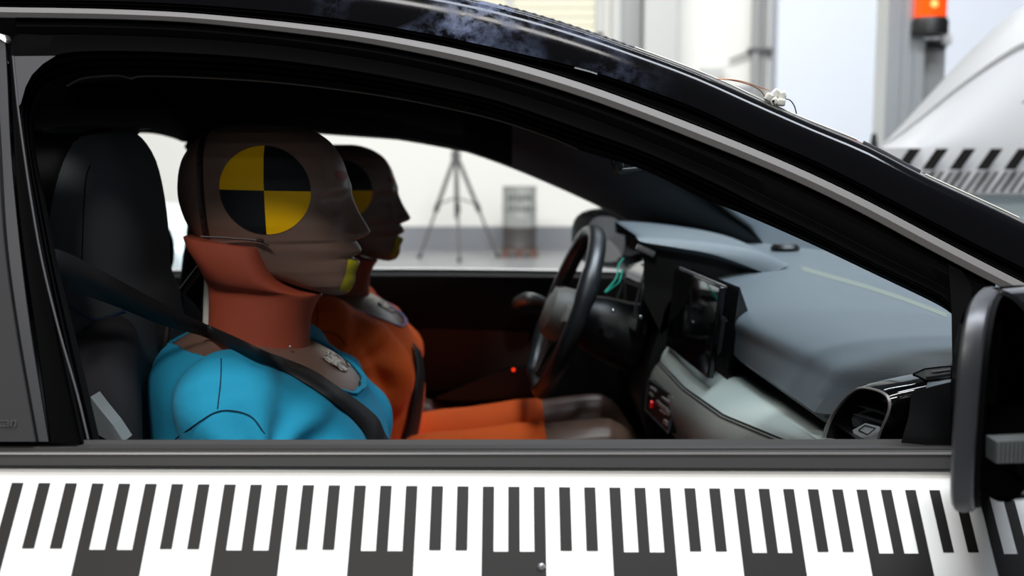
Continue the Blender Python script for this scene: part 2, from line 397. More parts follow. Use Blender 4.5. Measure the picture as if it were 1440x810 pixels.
# drum on a wooden block
def drum():
    a, b = P(707, 300, 13.4), P(754, 300, 13.4); x = (a.x+b.x)/2; r = (b.x-a.x)/2
    zt = P(730, 264, 13.4).z; z0 = .10
    d = thing('oil_drum', (x, 13.4, z0), 'grey steel drum with a dark lower third on a pallet by the back wall', 'drum')
    H = zt-z0; zs = H*.36
    prof = []
    for k in range(41):
        z = zs+(H-zs)*k/40; rr = r*(1+.03*max(0, math.cos((z/H-.66)*40)) if abs(z/H-.66) < .04 else 1)
        prof.append((rr, z+z0))
    MB().lathe([(.01, z0+zs)]+prof+[(r*1.03, z0+H), (r*1.03, z0+H+.015), (r*.97, z0+H+.015), (r*.96, z0+H-.01), (.01, z0+H-.01)], (x, 13.4, 0), 40).build('upper_body', 'drum_grey', d)
    MB().lathe([(.01, z0), (r*1.02, z0), (r*1.02, z0+.02), (r, z0+.03), (r, z0+H*.3), (r*1.03, z0+H*.33), (r*1.03, z0+H*.35), (r, zs+z0), (.01, zs+z0)], (x, 13.4, 0), 40).build('lower_body', 'drum_dark', d)
    for row, zz in ((0, z0+H*.84), (1, z0+H*.66)):
        pr = MB()
        for k in range(6):
            an = -math.pi/2+(k-2.5)*.26
            for q in range(3):
                an2 = an+(q-1)*.06
                pr.box((x+math.cos(an2)*(r+.004), 13.4+math.sin(an2)*(r+.004), zz+(.01 if q == 1 else 0)), (.004, .014, .06 if (k+q+row) % 2 else .045), Matrix.Rotation(an2, 3, 'Z'))
        pr.build('lettering', 'drum_print', d, smooth=False)
    MB().lathe([(.001, 0), (.03, 0), (.03, .02), (.001, .02)], (x+.05, 13.3, zt-.005), 12).build('bung', 'red_paint', d)
    p = thing('pallet', (x, 13.4, 0), 'low brown wooden pallet under the grey drum', 'pallet')
    MB().box((x, 13.4, .085), (r*2.15, r*2.1, .02)).build('deck', 'wood', p, smooth=False)
    for k in (-1, 0, 1): MB().box((x+k*r*.85, 13.4, .0375), (.09, r*2.1, .075)).build('bearer', 'wood', p, smooth=False)
drum()
# beacon post
def post():
    Y = 6.2
    x0, x1 = P(1238, 100, Y).x, P(1290, 100, Y).x; xm = (x0+x1)/2; wd = x1-x0
    t = thing('aluminium_post', (xm, Y, 0), 'tall grooved aluminium profile post with grey side panel beside the beacon', 'post')
    m = MB()
    prof = [(-.5, -.5), (-.22, -.5), (-.2, -.42), (-.1, -.42), (-.08, -.5), (.1, -.5), (.12, -.42), (.22, -.42), (.24, -.5), (.5, -.5), (.5, .5), (-.5, .5)]
    rows = [[Vector((xm+p[0]*wd, Y+p[1]*wd, z)) for p in prof] for z in (0, 5.2)]
    m.grid(rows, cv=True, caps=True).build('profile', 'alu', t)
    MB().box((xm, Y, .01), (.34, .34, .02), bev=.005).build('base_plate', 'alu', t)
    xa, xc = P(1290, 100, Y+.02).x+.002, P(1328, 100, Y+.02).x
    m = MB(); m.box(((xa+xc)/2, Y+.1, 1.05), (xc-xa, .16, 2.1-P(1300, 60, Y).z*0-.32))
    zt = P(1300, 58, Y).z; m = MB(); m.box(((xa+xc)/2, Y+.08, zt/2), (xc-xa, .14, zt), bev=.006)
    for k in range(5): m.box((xa+(k+.5)*(xc-xa)/5, Y+.005, zt/2), (.006, .012, zt*.98))
    m.build('side_panel', 'steel_grey', t, smooth=False)
    c = P(1308, 30, Y-.12); bc = thing('warning_beacon', (c.x, Y-.02, P(1308, 55, Y-.02).z), 'orange warning beacon with black base mounted on the aluminium post', 'beacon')
    zb0 = P(1308, 51, Y-.02).z; zb1 = P(1308, 28, Y-.02).z; r = .08
    MB().lathe([(.001, zb0-.012), (.06, zb0-.012), (.092, zb0), (.092, zb1-.02), (.082, zb1), (.001, zb1)], (c.x, Y-.12, 0), 32).build('base', 'cable_black', bc)
    rows = []
    for k in range(15):
        z = zb1+k*.014; rows.append((r*(1+.02*math.sin(k*2.4)) if k < 13 else r*(.8 if k == 13 else .4), z))
    MB().lathe([(.001, zb1)]+rows+[(.001, rows[-1][1]+.005)], (c.x, Y-.12, 0), 32).build('lens', 'beacon', bc)
    MB().ball((c.x-.01, Y-.202, zb1+.06), (.02, .004, .02)).build('bulb_glow', 'beacon_core', bc)
    q = P(1331, 56, Y)
    MB().box((q.x-.005, Y+.0, q.z), (.05, .06, .06), bev=.008).build('bracket', 'column_grey', bc)
    MB().tube([(q.x-.1, Y+.02, q.z-.02), (q.x, Y+.01, q.z-.02)], .03).build('mount_arm', 'cable_black', bc)
post()
q = P(1229, 195, 5.6)
tt = thing('traffic_cone', (q.x-.05, 5.6, 0), 'dark narrow stand tip behind the roof pillar at the foot of the aluminium post', 'stand')
MB().lathe([(.001, 0), (.16, 0), (.16, .02), (.03, .05), (.028, q.z-.1), (.012, q.z+.02), (.001, q.z+.03)], (q.x, 5.6, 0), 20).build('stand_pole', 'cable_black', tt)
tt.name = 'floor_stand'; ROOTLOC['floor_stand'] = ROOTLOC['traffic_cone']

# ------------------------------------------------------------------ white car at the right edge
def white_car():
    t = thing('parked_car', (2.2, 4.2, 0), 'white car body at the right edge with striped measuring tape along its curved flank', 'car')
    Yc = 3.7
    top = [(1226, 232), (1238, 214), (1262, 182), (1300, 141), (1340, 97), (1380, 57), (1412, 28), (1440, 8), (1500, -22), (1600, -55), (1720, -75)]
    ys = {'t': Yc+.42, 'c': Yc+.2}
    r0 = [P(x, y, Yc+1.5)+Vector((0, 0, -.02)) for x, y in top]
    R = []
    def row(f, dY): R.append([P(x+ f*(14 if i > 1 else 4), y+f*(208-y), Yc+dY) for i, (x, y) in enumerate([(max(x, 1238), min(y, 206)) for x, y in top])])
    for f, dY in ((0, .34), (.04, .27), (.12, .2), (.25, .13), (.3, .135), (.5, .08), (.75, .03), (1, 0)): row(f, dY)
    R.insert(0, [v+Vector((.25, .25, -.06)) for v in R[0]]); R.insert(0, [v+Vector((.3, .2, -.3)) for v in R[0]])
    band = R[-1]
    z2 = P(1400, 272, Yc-.02).z; z1 = P(1400, 240, Yc-.01).z
    R.append([Vector((v.x, Yc-.01, z1)) for v in band]); R.append([Vector((v.x, Yc-.02, z2)) for v in band])
    R.append([Vector((v.x+.01, Yc+.03, z2-.012)) for v in band])
    ribbon('body_shell', R, 'white_shell', t, per=3)
    low = [[Vector((v.x+.01, Yc+.03, z2-.012)) for v in band], [Vector((v.x+.02, Yc+.05, .75)) for v in band], [Vector((v.x+.03, Yc+.0, .7)) for v in band], [Vector((v.x+.03, Yc+.04, .3)) for v in band], [Vector((v.x+.03, Yc+.3, .2)) for v in band]]
    ribbon('lower_body', low, 'car_pale', t, per=2)
    # wheels for support
    for wx in (2.35, 3.9):
        m = MB().lathe([(.001, -.1), (.2, -.1), (.3, -.11), (.325, -.08), (.325, .08), (.3, .1), (.001, .1)], (wx, Yc+.2, .325), 40, axis='y'); ty = m.build('wheel', 'rubber', t)
        MB().lathe([(.001, -.115), (.18, -.115), (.19, -.1), (.001, -.1)], (wx, Yc+.2, .325), 24, axis='y').build('hub_cap', 'satin', ty)
    # measuring tape: slanted blocks above, fine ticks below
    ta = MB(); xs0 = P(1225, 240, Yc).x; xs1 = band[-1].x
    zt = P(1400, 207, Yc).z
    for i in range(26):
        px = 1262+i*38.0
        for (ya, yb, w_, cnt) in ((209, 238, 17, 1), (241, 270, 4.2, 3)):
            for k in range(cnt):
                q = px+k*12.7+ (0 if cnt == 1 else -6)
                sl = .72*(yb-ya)
                pa, pb = P(q+sl/2, ya, Yc), P(q-sl/2, yb, Yc)
                ww = w_*Yc/FOC
                if pa.x+ww > xs1 or pb.x < band[1].x+.01: continue
                za, zb_ = pa.z, pb.z
                def yy(z): return Yc-.016 + (.012 if z > z1 else 0)*0
                ta.add([(pb.x, Yc-.0405, zb_), (pb.x+ww, Yc-.0405, zb_), (pa.x+ww, Yc-.0395, za), (pa.x, Yc-.0395, za)], [(0, 1, 2, 3)])
    o = ta.build('measuring_tape', 'tape_black', t, smooth=False)
    # black rubber edging mark high on the panel
    MB().tube([P(1433, 154, Yc+.06), P(1437, 146, Yc+.05), P(1446, 140, Yc+.05), P(1470, 136, Yc+.05)], .006, 8).build('wiper_blade', 'cable_black', t)
white_car()
# ------------------------------------------------------------------ pale parked car seen through the far rear window
def pale_car():
    cx, cy = -4.0, 7.6
    t = thing('parked_car', (cx, cy, 0), 'pale silver car with teal windows beyond the far rear window behind the headrest', 'car')
    prof = [(-2.1, .35), (-2.15, .75), (-2.0, .98), (-1.3, 1.02), (-.75, 1.38), (.2, 1.44), (.75, 1.25), (1.2, .92), (1.75, .84), (2.05, .7), (2.12, .5), (2.08, .32)]
    pr = [(v.x, v.y) for v in cr([Vector((a, b, 0)) for a, b in prof], 5)]
    rows = []
    for k, (yy, s) in enumerate(((-.86, .97), (-.8, 1.0), (-.5, 1.03), (0, 1.04), (.5, 1.03), (.8, 1.0), (.86, .97))):
        rows.append([Vector((cx+a*s, cy+yy*(1 - .14*max(0, (b-.9)/.5)), .3+(b-.3)*s)) for a, b in pr])
    m = MB().grid(rows, caps=True); m.build('body_shell', 'car_pale', t)
    g = [(-1.2, 1.06), (-.72, 1.34), (.2, 1.39), (.66, 1.22), (.98, 1.0)]
    MB().add([(cx+a, cy-.86+.13*max(0, (b-.9)/.5)-.012, b) for a, b in g], [tuple(range(len(g)))]).build('side_window', 'car_glass', t, smooth=False)
    for wx in (-1.35, 1.3):
        ty = MB().lathe([(.001, -.12), (.22, -.12), (.3, -.11), (.32, -.08), (.32, .1), (.001, .1)], (cx+wx, cy-.78, .32), 32, axis='y').build('wheel', 'rubber', t)
        MB().lathe([(.001, -.135), (.18, -.13), (.2, -.12), (.001, -.12)], (cx+wx, cy-.78, .32), 24, axis='y').build('hub_cap', 'satin', ty)
pale_car()

# ================================================================== THE TEST CAR
car = thing('test_car', (0, 1.88, 0), 'black and white crash test car filling the frame with its front side window open', 'car')
# --- curves measured on the near side
SIL = [(-420, -50), (-200, -62), (-60, -64), (150, -58), (300, -50), (500, -30), (600, -15), (680, 1), (765, 24), (830, 45), (895, 68), (1000, 108), (1080, 145), (1130, 167), (1218, 203), (1301, 246), (1416, 299), (1500, 342), (1640, 420), (1800, 520)]
GAP = [(-420, 10), (-60, 3), (0, 3), (125, 4), (250, 8), (400, 20), (500, 33), (600, 50), (700, 71), (810, 97), (850, 109), (960, 147), (1042, 185), (1120, 217), (1201, 257), (1237, 275), (1360, 340), (1440, 380), (1500, 412), (1800, 570)]
STT = [(-420, 16), (-60, 9), (0, 10), (125, 12), (250, 17), (375, 28), (500, 43), (600, 60), (700, 82), (800, 111), (875, 137), (960, 169), (1050, 205), (1111, 231), (1201, 273), (1309, 330), (1360, 357), (1440, 398), (1500, 428), (1800, 585)]
STB = [(-420, 32), (-60, 24), (0, 25), (125, 27), (250, 31), (375, 43), (500, 59), (600, 78), (700, 101), (800, 131), (875, 157), (960, 190), (1050, 226), (1111, 252), (1201, 295), (1309, 353), (1360, 380), (1440, 420), (1500, 450), (1800, 605)]
XS = [-420, -300, -180, -60, 20, 100, 180, 260, 340, 420, 500, 580, 660, 740, 820, 900, 980, 1060, 1140, 1220, 1300, 1380, 1440, 1500, 1640, 1800]
def crv(c, dy=0, off=0):
    s = smooth2(c, 5); return [PS(x, at_x(s, x)+dy, off) for x in XS]
sil = crv(SIL, 0, .055)
# roof rail: from the crest down to the gap
mid = [a.lerp(b, .5)+Vector((0, -.016, .004)) for a, b in zip(crv(SIL, 0, .055), crv(GAP, -3, .0))]
q1 = [a.lerp(b, .2)+Vector((0, -.012, .003)) for a, b in zip(crv(SIL, 0, .055), crv(GAP, -3, .0))]
def rail(t, off): return [a.lerp(b, t) for a, b in zip(crv(SIL, 0, off), crv(GAP, -3, off))]
ribbon('roof_rail', [[v+Vector((0, .03, .001)) for v in sil], sil, rail(.035, .022), rail(.10, .009), rail(.25, .004), rail(.6, .001), crv(GAP, -3, .0), crv(GAP, -1.5, .012)], 'smudge', car, per=3)
# gap: rubber with two thin lips
ribbon('roof_gap_seal', [crv(GAP, -3, .014), crv(GAP, -1, .012), crv(GAP, 0, .002), crv(GAP, 1, .002), crv(GAP, 2.2, .012), crv(STT, -4, .010), crv(STT, -2.5, .002), crv(STT, -1, .006), crv(STT, 1, .014)], 'rubber', car, per=3)
ribbon('roof_trim_strip', [crv(STT, 0, .004), crv(STT, 1.2, -.005), [a.lerp(b, .5)+Vector((0, -.003, 0)) for a, b in zip(crv(STT, 0, -.004), crv(STB, 0, -.004))], crv(STB, -1.2, -.003), crv(STB, 0, .006)], 'moulding', car, per=3, label='satin grey trim strip')
# door frame ring : paired points outer -> inner
OUT = [(70, 622), (50, 470), (32, 345), (22, 250), (18, 170), (15, 110), (14, 72), (22, 49), (60, 49), (110, 49), (160, 50), (260, 54), (375, 63), (500, 80), (600, 99), (700, 124), (815, 161), (905, 196), (1000, 238), (1060, 268), (1140, 308), (1237, 358), (1320, 400), (1360, 424), (1400, 446)]
TRI = [(112, 622), (85, 500), (62, 384), (48, 310), (36, 235), (28, 170), (27, 140), (36, 116), (52, 97), (78, 79), (132, 73), (243, 75), (375, 84), (500, 101), (600, 120), (700, 143), (815, 182), (905, 214), (1000, 256), (1060, 286), (1140, 325), (1237, 374), (1320, 414), (1345, 440), (1372, 460)]
INN = [(141, 622), (108, 480), (82, 375), (68, 303), (52, 225), (48, 190), (50, 165), (58, 140), (75, 125), (96, 119), (130, 108), (200, 107), (320, 110), (460, 123), (580, 141), (680, 163), (815, 211), (905, 239), (984, 277), (1049, 303), (1140, 343), (1237, 389), (1310, 424), (1335, 439), (1350, 452)]
def ringrow(A, B, t, off): return [PS(a[0]+(b[0]-a[0])*t, a[1]+(b[1]-a[1])*t, off) for a, b in zip(A, B)]
def xout(A):  # upper member only, to close against the strip
    return A
ribbon('door_frame', [ringrow(OUT, TRI, 0, .016), ringrow(OUT, TRI, 0, .004), ringrow(OUT, TRI, .05, .002), ringrow(OUT, TRI, .5, .004), ringrow(OUT, TRI, .93, .004), ringrow(OUT, TRI, 1, .012)], 'frame_black', car, per=5)
# filler between trim strip and frame
STs = smooth2(STB, 5); OUTs = [p for p in OUT[7:]]
fr0 = [PS(x, at_x(STs, x)-1, .006) for x, y in OUTs]; fr1 = [PS(x, y+1, .006) for x, y in OUTs]
frm = [PS(x, (at_x(STs, x)+y)/2, .0) for x, y in OUTs]
ribbon('upper_frame_cover', [fr0, frm, fr1], 'frame_black', car, per=4)
def jamb(): return [v+Vector(((v.x+.05)*.06, .05, (v.z-1.15)*.06+.006)) for v in ringrow(TRI, INN, 1, .06)]
ribbon('window_seal', [ringrow(TRI, INN, 0, .014), ringrow(TRI, INN, .12, .012), ringrow(TRI, INN, .3, .03), ringrow(TRI, INN, .42, .026), ringrow(TRI, INN, .55, .04), ringrow(TRI, INN, .7, .036), ringrow(TRI, INN, .85, .055), ringrow(TRI, INN, 1, .06), jamb()], 'rubber', car, per=5)
# brownish highlight on the seal lip, painted along the top of the opening
lip = [(94, 121), (104, 115), (116, 110), (140, 107), (165, 106), (180, 109), (185, 110), (200, 107), (260, 108), (380, 115), (500, 129), (600, 146), (700, 169), (780, 196), (812, 210)]
MB().tube(cr([PS(x, y, .052) for x, y in lip], 4), .0012, 6).build('seal_lip', 'rubber_line', car, label='seal lip with a painted brownish highlight')
# grey corner of the door frame and the fine metal line on the pillar
tri = [(20, 79), (78, 78.5), (60, 90), (45, 105), (36, 122), (29, 146), (26, 150)]
MB().add([PS(x, y, .0025) for x, y in tri]+[PS(x, y, .014) for x, y in tri], [tuple(range(7))]+[(i, (i+1) % 7, 7+(i+1) % 7, 7+i) for i in range(7)]).build('frame_corner', 'frame_grey', car, smooth=False, label='bare grey frame corner')
MB().tube(cr([PS(x, y, .001) for x, y in ((18, 79), (21, 110), (25, 150), (33, 210), (45, 290), (60, 372), (83, 465), (108, 552), (124, 618))], 5), .0011, 6).build('pillar_edge_line', 'frame_grey', car)
# rear pillar cover and rear door edge
BK = [(-8, 56), (-6, 110), (0, 215), (8, 342), (25, 468), (52, 621)]
B1 = [(9, 58), (12, 110), (17, 215), (29, 342), (45, 468), (70, 621)]
BL = [(-420, 56), (-420, 110), (-420, 215), (-420, 342), (-420, 468), (-420, 621)]
ribbon('pillar_cover', [[PS(*p, .002) for p in BL], [PS((p[0]+q[0])/2, p[1], -.002) for p, q in zip(BL, BK)], [PS(p[0]-3, p[1], -.002) for p in BK], [PS(*p, .006) for p in BK]], 'applique', car, per=5)
ribbon('pillar_channel', [[PS(p[0]-1, p[1], .009) for p in BK], [PS(p[0]+3, p[1], .002) for p in BK], [PS(p[0]-2, p[1], .001) for p in B1], [PS(*p, .012) for p in B1]], 'plastic_grey', car, per=5)
cap = [PS(x, y, -.001) for x, y in ((-6, 46), (0, 47), (7, 50), (9, 56), (8, 60), (2, 56), (-6, 52))]
MB().add(cap+[v+Vector((0, .012, 0)) for v in cap], [tuple(range(7))]+[(i, (i+1) % 7, 7+(i+1) % 7, 7+i) for i in range(7)]).build('trim_end_cap', 'satin', car, smooth=False)
# embossed letters on the pillar cover
cu = bpy.data.curves.new('t', 'FONT'); cu.body = 'ocan'; cu.size = .0145; cu.extrude = .0003; cu.align_x = 'RIGHT'
to = bpy.data.objects.new('t', cu); COL.objects.link(to)
tme = bpy.data.meshes.new_from_object(to.evaluated_get(bpy.context.evaluated_depsgraph_get())); bpy.data.objects.remove(to)
org = PS(24, 600, -.0035)
for v in tme.vertices:
    v.co = org+Vector((v.co.x, v.co.y*.40-v.co.z, v.co.y*.91))
obj_from_mesh('pillar_lettering', tme, 'applique_text', car)
# --- belt line
bx = [-420, -250, -60, 100, 300, 500, 700, 900, 1100, 1250, 1340, 1450, 1600, 1800]
def bel(y0, y1, off): return [PS(x, y0+(y1-y0)*x/1335, off) for x in bx]
ribbon('belt_trim', [bel(646, 646, .075), bel(619, 618, .07), bel(618.5, 617.5, .03), bel(619, 618, .022), bel(624.5, 626, .02), bel(627, 628.5, .008), bel(630, 630.5, .001), bel(634, 633, .001), bel(637, 636, -.004), bel(654, 659, -.006), bel(657, 661.5, -.004), bel(658.5, 663, .006)], 'belt_black', car, per=3)
MB().tube(cr([PS(x, 638.5, -.004) for x in bx], 3), .0017, 6).build('belt_edge_line', 'belt_glaze', car)
# --- door skin
ZT = lambda x: DT[1]+DT[2]*(x-DT[0])
pa, pb = PS(0, 656), PS(1335, 661)
DT = (pa.x, pa.z, (pb.z-pa.z)/(pb.x-pa.x))
YT = lambda x: Y0+.45*(ZT(x)-ZB)+CX*x
def bulge(s):  # how far out the skin is, s metres below the belt
    if s < .11: return .9*s
    if s < .22: u = (s-.11)/.11; return .099+.9*.11*(u-u*u/2)
    if s < .40: return .1485
    return .1485-.12*(s-.40)
def skin(x, s, out=0): return Vector((x, YT(x)-bulge(s)-out*.74, ZT(x)-s+out*.66))
ss = [-.004, 0, .002]+[.01*k for k in range(1, 24)]+[.26, .32, .4, .5, .58, .62]
DX0, DX1 = -1.6, .66
xs = [DX0+(DX1-DX0)*k/60 for k in range(61)]
MB().grid([[skin(x, s) if s > -.003 else skin(x, 0)+Vector((0, .012, .0)) for x in xs] for s in ss]).build('front_door_skin', 'white_paint', car, label='white door skin')
# measuring tape film and ink
z679 = []
def skin_s_for(px, py):   # the s at which the skin projects to this pixel row
    lo, hi = 0, .5
    for _ in range(40):
        m_ = (lo+hi)/2
        # intersect approx: iterate x
        x = 0
        for _k in range(12):
            v = skin(x, m_); d = v.y*CP-(v.z-CAMZ)*SP; x = (px-720)/FOC*d
        v = skin(x, m_); d = v.y*CP-(v.z-CAMZ)*SP; yy = 405-((v.z-CAMZ)*CP+v.y*SP)/d*FOC
        if yy < py: lo = m_
        else: hi = m_
    return x, (lo+hi)/2
def line_s(p, q):
    a, b = skin_s_for(*p), skin_s_for(*q); return lambda x: a[1]+(b[1]-a[1])*(x-a[0])/(b[0]-a[0])
sT = line_s((25, 679.5), (1313, 689.8)); sB = line_s((60, 771.5), (1300, 777)); sN = line_s((130, 773.5), (1300, 779))
xA = skin_s_for(25.2, 680)[0]; xB = skin_s_for(1313.8, 690)[0]; pitch = (xB-xA)/36
sE = lambda x: sB(x)+.075
film = MB().grid([[skin(x, sT(x)-.004 + (sE(x)+.03-sT(x)+.004)*u/16, .0004) for x in xs] for u in range(17)])
# film stays the colour of the door, with fine wrinkles
fo = film.build('measuring_tape', 'tape_film', car, label='white tape with black measuring blocks')
ink = MB()
def patch(x0, x1, f0, f1, nv):
    rows = [[skin(x, f0(x)+(f1(x)-f0(x))*k/nv, .0009) for x in (x0, (x0+x1)/2, x1)] for k in range(nv+1)]
    ink.grid(rows)
W = pitch*.437
for i in range(-14, 50):
    xc = xA+i*pitch
    if xc < DX0+.03 or xc > DX1-.03: continue
    inblk = (i % 5) in (3, 4, 0)
    patch(xc-W/2, xc+W/2, sT, sN if inblk else sB, 10)
    if i % 5 == 4: patch(xc-pitch-W/2, xc+pitch+W/2, sN, sE, 8)
ink.build('tape_ink', 'tape_black', fo, smooth=False)
rv = skin(*skin_s_for(761, 798), .001)
MB().ball(rv, (.004, .003, .004), 12).build('rivet', 'satin', car)

# --- roof, far side
YC = 1.89
def far(v, Yf=None): return v
# far side pixel curves on the plane Y ~ 2.66 leaning in
def PF(px, py, off=0.0, b=-.38):
    a, dy, dz = ray(px, py)
    t = (2.66-off+b*(CAMZ-ZB))/(dy-b*dz-.0*a)
    return Vector((a*t, dy*t, CAMZ+dz*t))
FO = [(400, 186), (440, 188), (480, 191), (560, 197), (610, 204), (655, 214), (720, 237), (800, 271), (860, 300), (905, 327), (940, 352), (962, 386)]   # top of far front window
FR = [(30, 400), (30, 300), (30, 230), (36, 189), (170, 187), (215, 188), (245, 196), (262, 201), (280, 240), (290, 330), (292, 386)]
# far roof rail/pillar lining: window edge -> windscreen edge
WS = [(400, 120), (440, 121), (480, 122), (560, 126), (610, 132), (655, 140), (720, 155), (790, 178), (860, 216), (905, 244), (984, 290), (1090, 352)]
fpil = [[PF(x, y, .0) for x, y in FO], [PF(x, y-3, .05) for x, y in FO], [PF(a[0]+(b[0]-a[0])*.4, a[1]+(b[1]-a[1])*.4, .095) for a, b in zip(FO, WS)], [PF(a[0]+(b[0]-a[0])*.75, a[1]+(b[1]-a[1])*.75, .11) for a, b in zip(FO, WS)], [PF(x, y, .125) for x, y in WS]]
ribbon('far_roof_edge_lining', [q[:7] for q in fpil[1:]], 'headliner', car, per=4)
ribbon('far_pillar_lining', [q[6:] for q in fpil[1:]], 'pillar_trim', car, per=4)
ribbon('far_window_seal', [[v+Vector((0, .03, 0)) for v in fpil[0]], fpil[0], fpil[1]], 'rubber', car, per=4)
# far B pillar and rear quarter as a plate with the rear window hole
def pfx(x, y, o=.04): return PF(x, y, o)
bp = [[pfx(262, 201), pfx(280, 240), pfx(290, 330), pfx(292, 400)], [pfx(330, 187), pfx(340, 240), pfx(350, 330), pfx(355, 400)], [pfx(400, 186), pfx(415, 240), pfx(430, 330), pfx(438, 400)]]
ribbon('far_centre_pillar', bp, 'headliner', car, per=4, thick=.04)
# far lower door card
FB = [(-400, 388), (-100, 386), (250, 384), (525, 382), (700, 383), (870, 386), (960, 389), (1040, 392)]
cz = [[PF(x, y, .0) for x, y in FB]]
def fdown(o, z): return [Vector((v.x, v.y-o, z)) for v in cz[0]]
ribbon('far_door_card', [[v+Vector((0, .03, .0)) for v in cz[0]], [v+Vector((0, .0, .006)) for v in cz[0]]], 'satin', car, per=4, label='bright silver sill strip')
ribbon('far_door_inner', [[v+Vector((0, 0, 0)) for v in cz[0]], [v+Vector((0, -.05, -.004)) for v in cz[0]], fdown(.07, .88), fdown(.055, .8), fdown(.06, .5), fdown(.06, .25)], 'door_card', car, per=4)
ix = [575, 640, 700, 745]
ribbon('door_insert', [[PF(x, y, .075, b=0) for x, y in zip(ix, (463, 463, 465, 468))], [PF(x, y, .078, b=0) for x, y in zip(ix, (525, 528, 532, 540))], [PF(x, y, .078, b=0) for x, y in zip(ix, (552, 548, 548, 550))]], 'door_cloth', car, per=3)
ribbon('door_pocket', [[PF(x, y, .075, b=0) for x, y in zip(ix, (560, 560, 560, 562))], [PF(x, y, .09, b=0) for x, y in zip(ix, (590, 592, 592, 594))], [PF(x, y, .09, b=0) for x, y in zip(ix, (640, 640, 640, 640))]], 'door_cloth', car, per=3)
arm = MB()
al = [(612, 556), (640, 545), (680, 528), (715, 516), (760, 512), (800, 512)]; ab = [(616, 562), (645, 563), (680, 562), (715, 560), (760, 558), (800, 556)]
rows = [[P(x, y, 2.59) for x, y in al], [P(x, y, 2.46)+Vector((0, 0, 0)) for x, y in [(p[0], p[1]+3) for p in al]], [P(x, y, 2.46) for x, y in ab], [P(x, y, 2.59) for x, y in ab]]
ar = arm.grid([cr(r, 4) for r in rows], cu=True).build('armrest', 'dash_black', car)
l = P(722, 520, 2.452); MB().ball(l, .004, 10).build('warning_lamp', mat('red_lamp', (255, 60, 20), .4, emit=((255, 50, 10), 1.0)), ar)
dh = MB().tube(cr([P(722, 430, 2.56), P(735, 422, 2.54), P(750, 420, 2.54), P(768, 426, 2.56)], 4), [.006, .010, .013, .014, .014, .015, .015, .014, .013, .012, .011, .010, .008], 12)
dh.build('door_handle', 'satin', car)
MB().add([P(x, y, 2.565) for x, y in ((716, 432), (735, 416), (770, 416), (775, 432), (740, 436))], [(0, 1, 2, 3, 4)]).build('handle_recess', 'dash_black', car, smooth=False)
# outer far skin and window frames for other viewpoints
fs = cz[0]
ribbon('far_door_skin', [[v+Vector((0, .0, .002)) for v in fs], [v+Vector((0, .06, .003)) for v in fs], [v+Vector((0, .10, -.004)) for v in fs], [v+Vector((0, .125, -.05)) for v in fs], [Vector((v.x, v.y+.16, .72)) for v in fs], [Vector((v.x, v.y+.14, .35)) for v in fs]], 'white_paint', car, per=3)
# roof skin and headliner
roofs = []; lin_ = []
near = [v+Vector((0, .03, .001)) for v in sil]
WSF = [(-560, 110), (-420, 112), (-180, 114), (20, 116), (180, 117), (260, 118)]
def farline(v):  # matching far crest above the far pillar
    return Vector((v.x, 2*YC-v.y+.16*0, v.z-.03))
hx = [i for i, v in enumerate(near) if v.x < .10]
nn = [near[i] for i in hx]
for u in (0, .1, .25, .5, .75, .9, 1):
    roofs.append([v.lerp(farline(v), u)+Vector((0, 0, .035*4*u*(1-u))) for v in nn])
ribbon('roof_skin', roofs, 'gloss_black', car, per=2)
for u in (0, .1, .3, .5, .7, .9, 1):
    a_ = [v+Vector((0, .01, -.04)) for v in nn]; b_ = [farline(v)+Vector((0, -.02, -.05)) for v in nn]
    lin_.append([p.lerp(q, u)+Vector((0, 0, .02*4*u*(1-u))) for p, q in zip(a_, b_)])
ribbon('headliner', lin_, 'headliner', car, per=2)
fz = [farline(v) for v in nn]
# far rail: closes from headliner to far window top (front window and rear window)
FT = [(-620, 190), (-300, 188), (36, 188), (170, 187), (215, 188), (245, 195), (262, 200), (300, 192), (400, 186), (480, 191), (560, 197), (655, 214)]
ra = [PF(x, y, .03) for x, y in FT]
fzs = sorted([(v.x, v.y, v.z) for v in fz]); 
def fzat(x):
    if x <= fzs[0][0]: return Vector((x, fzs[0][1], fzs[0][2]))
    for p, q in zip(fzs, fzs[1:]):
        if x <= q[0]:
            u = (x-p[0])/(q[0]-p[0]); return Vector((x, p[1]+(q[1]-p[1])*u, p[2]+(q[2]-p[2])*u))
    return Vector((x, fzs[-1][1], fzs[-1][2]))
ribbon('far_roof_rail', [[v+Vector((0, .05, 0)) for v in ra], ra, [v.lerp(fzat(v.x)+Vector((0, -.03, -.04)), .5)+Vector((0, -.03, 0)) for v in ra], [fzat(v.x)+Vector((0, -.03, -.045)) for v in ra]], 'headliner', car, per=3)
ribbon('far_rail_skin', [[v+Vector((0, .05, 0)) for v in ra], [fzat(v.x)+Vector((0, .01, 0)) for v in ra]], 'gloss_black', car, per=3)
# inner lining from near headliner edge down to the near window opening
innr = jamb()[5:17]
def nat(x):
    L_ = sorted([(v.x, v.y, v.z) for v in near])
    for p, q in zip(L_, L_[1:]):
        if p[0] <= x <= q[0]:
            u = (x-p[0])/(q[0]-p[0]); return Vector((x, p[1]+(q[1]-p[1])*u+.01, p[2]+(q[2]-p[2])*u-.04))
ribbon('near_roof_lining', [innr, [nat(v.x) for v in innr]], 'headliner', car, per=3)
# near A pillar lining up to the windscreen edge
inA = jamb()[15:24]
ribbon('near_pillar_lining', [inA, [nat(v.x)+Vector((0, -.005, .035)) for v in inA]], 'pillar_trim', car, per=3)
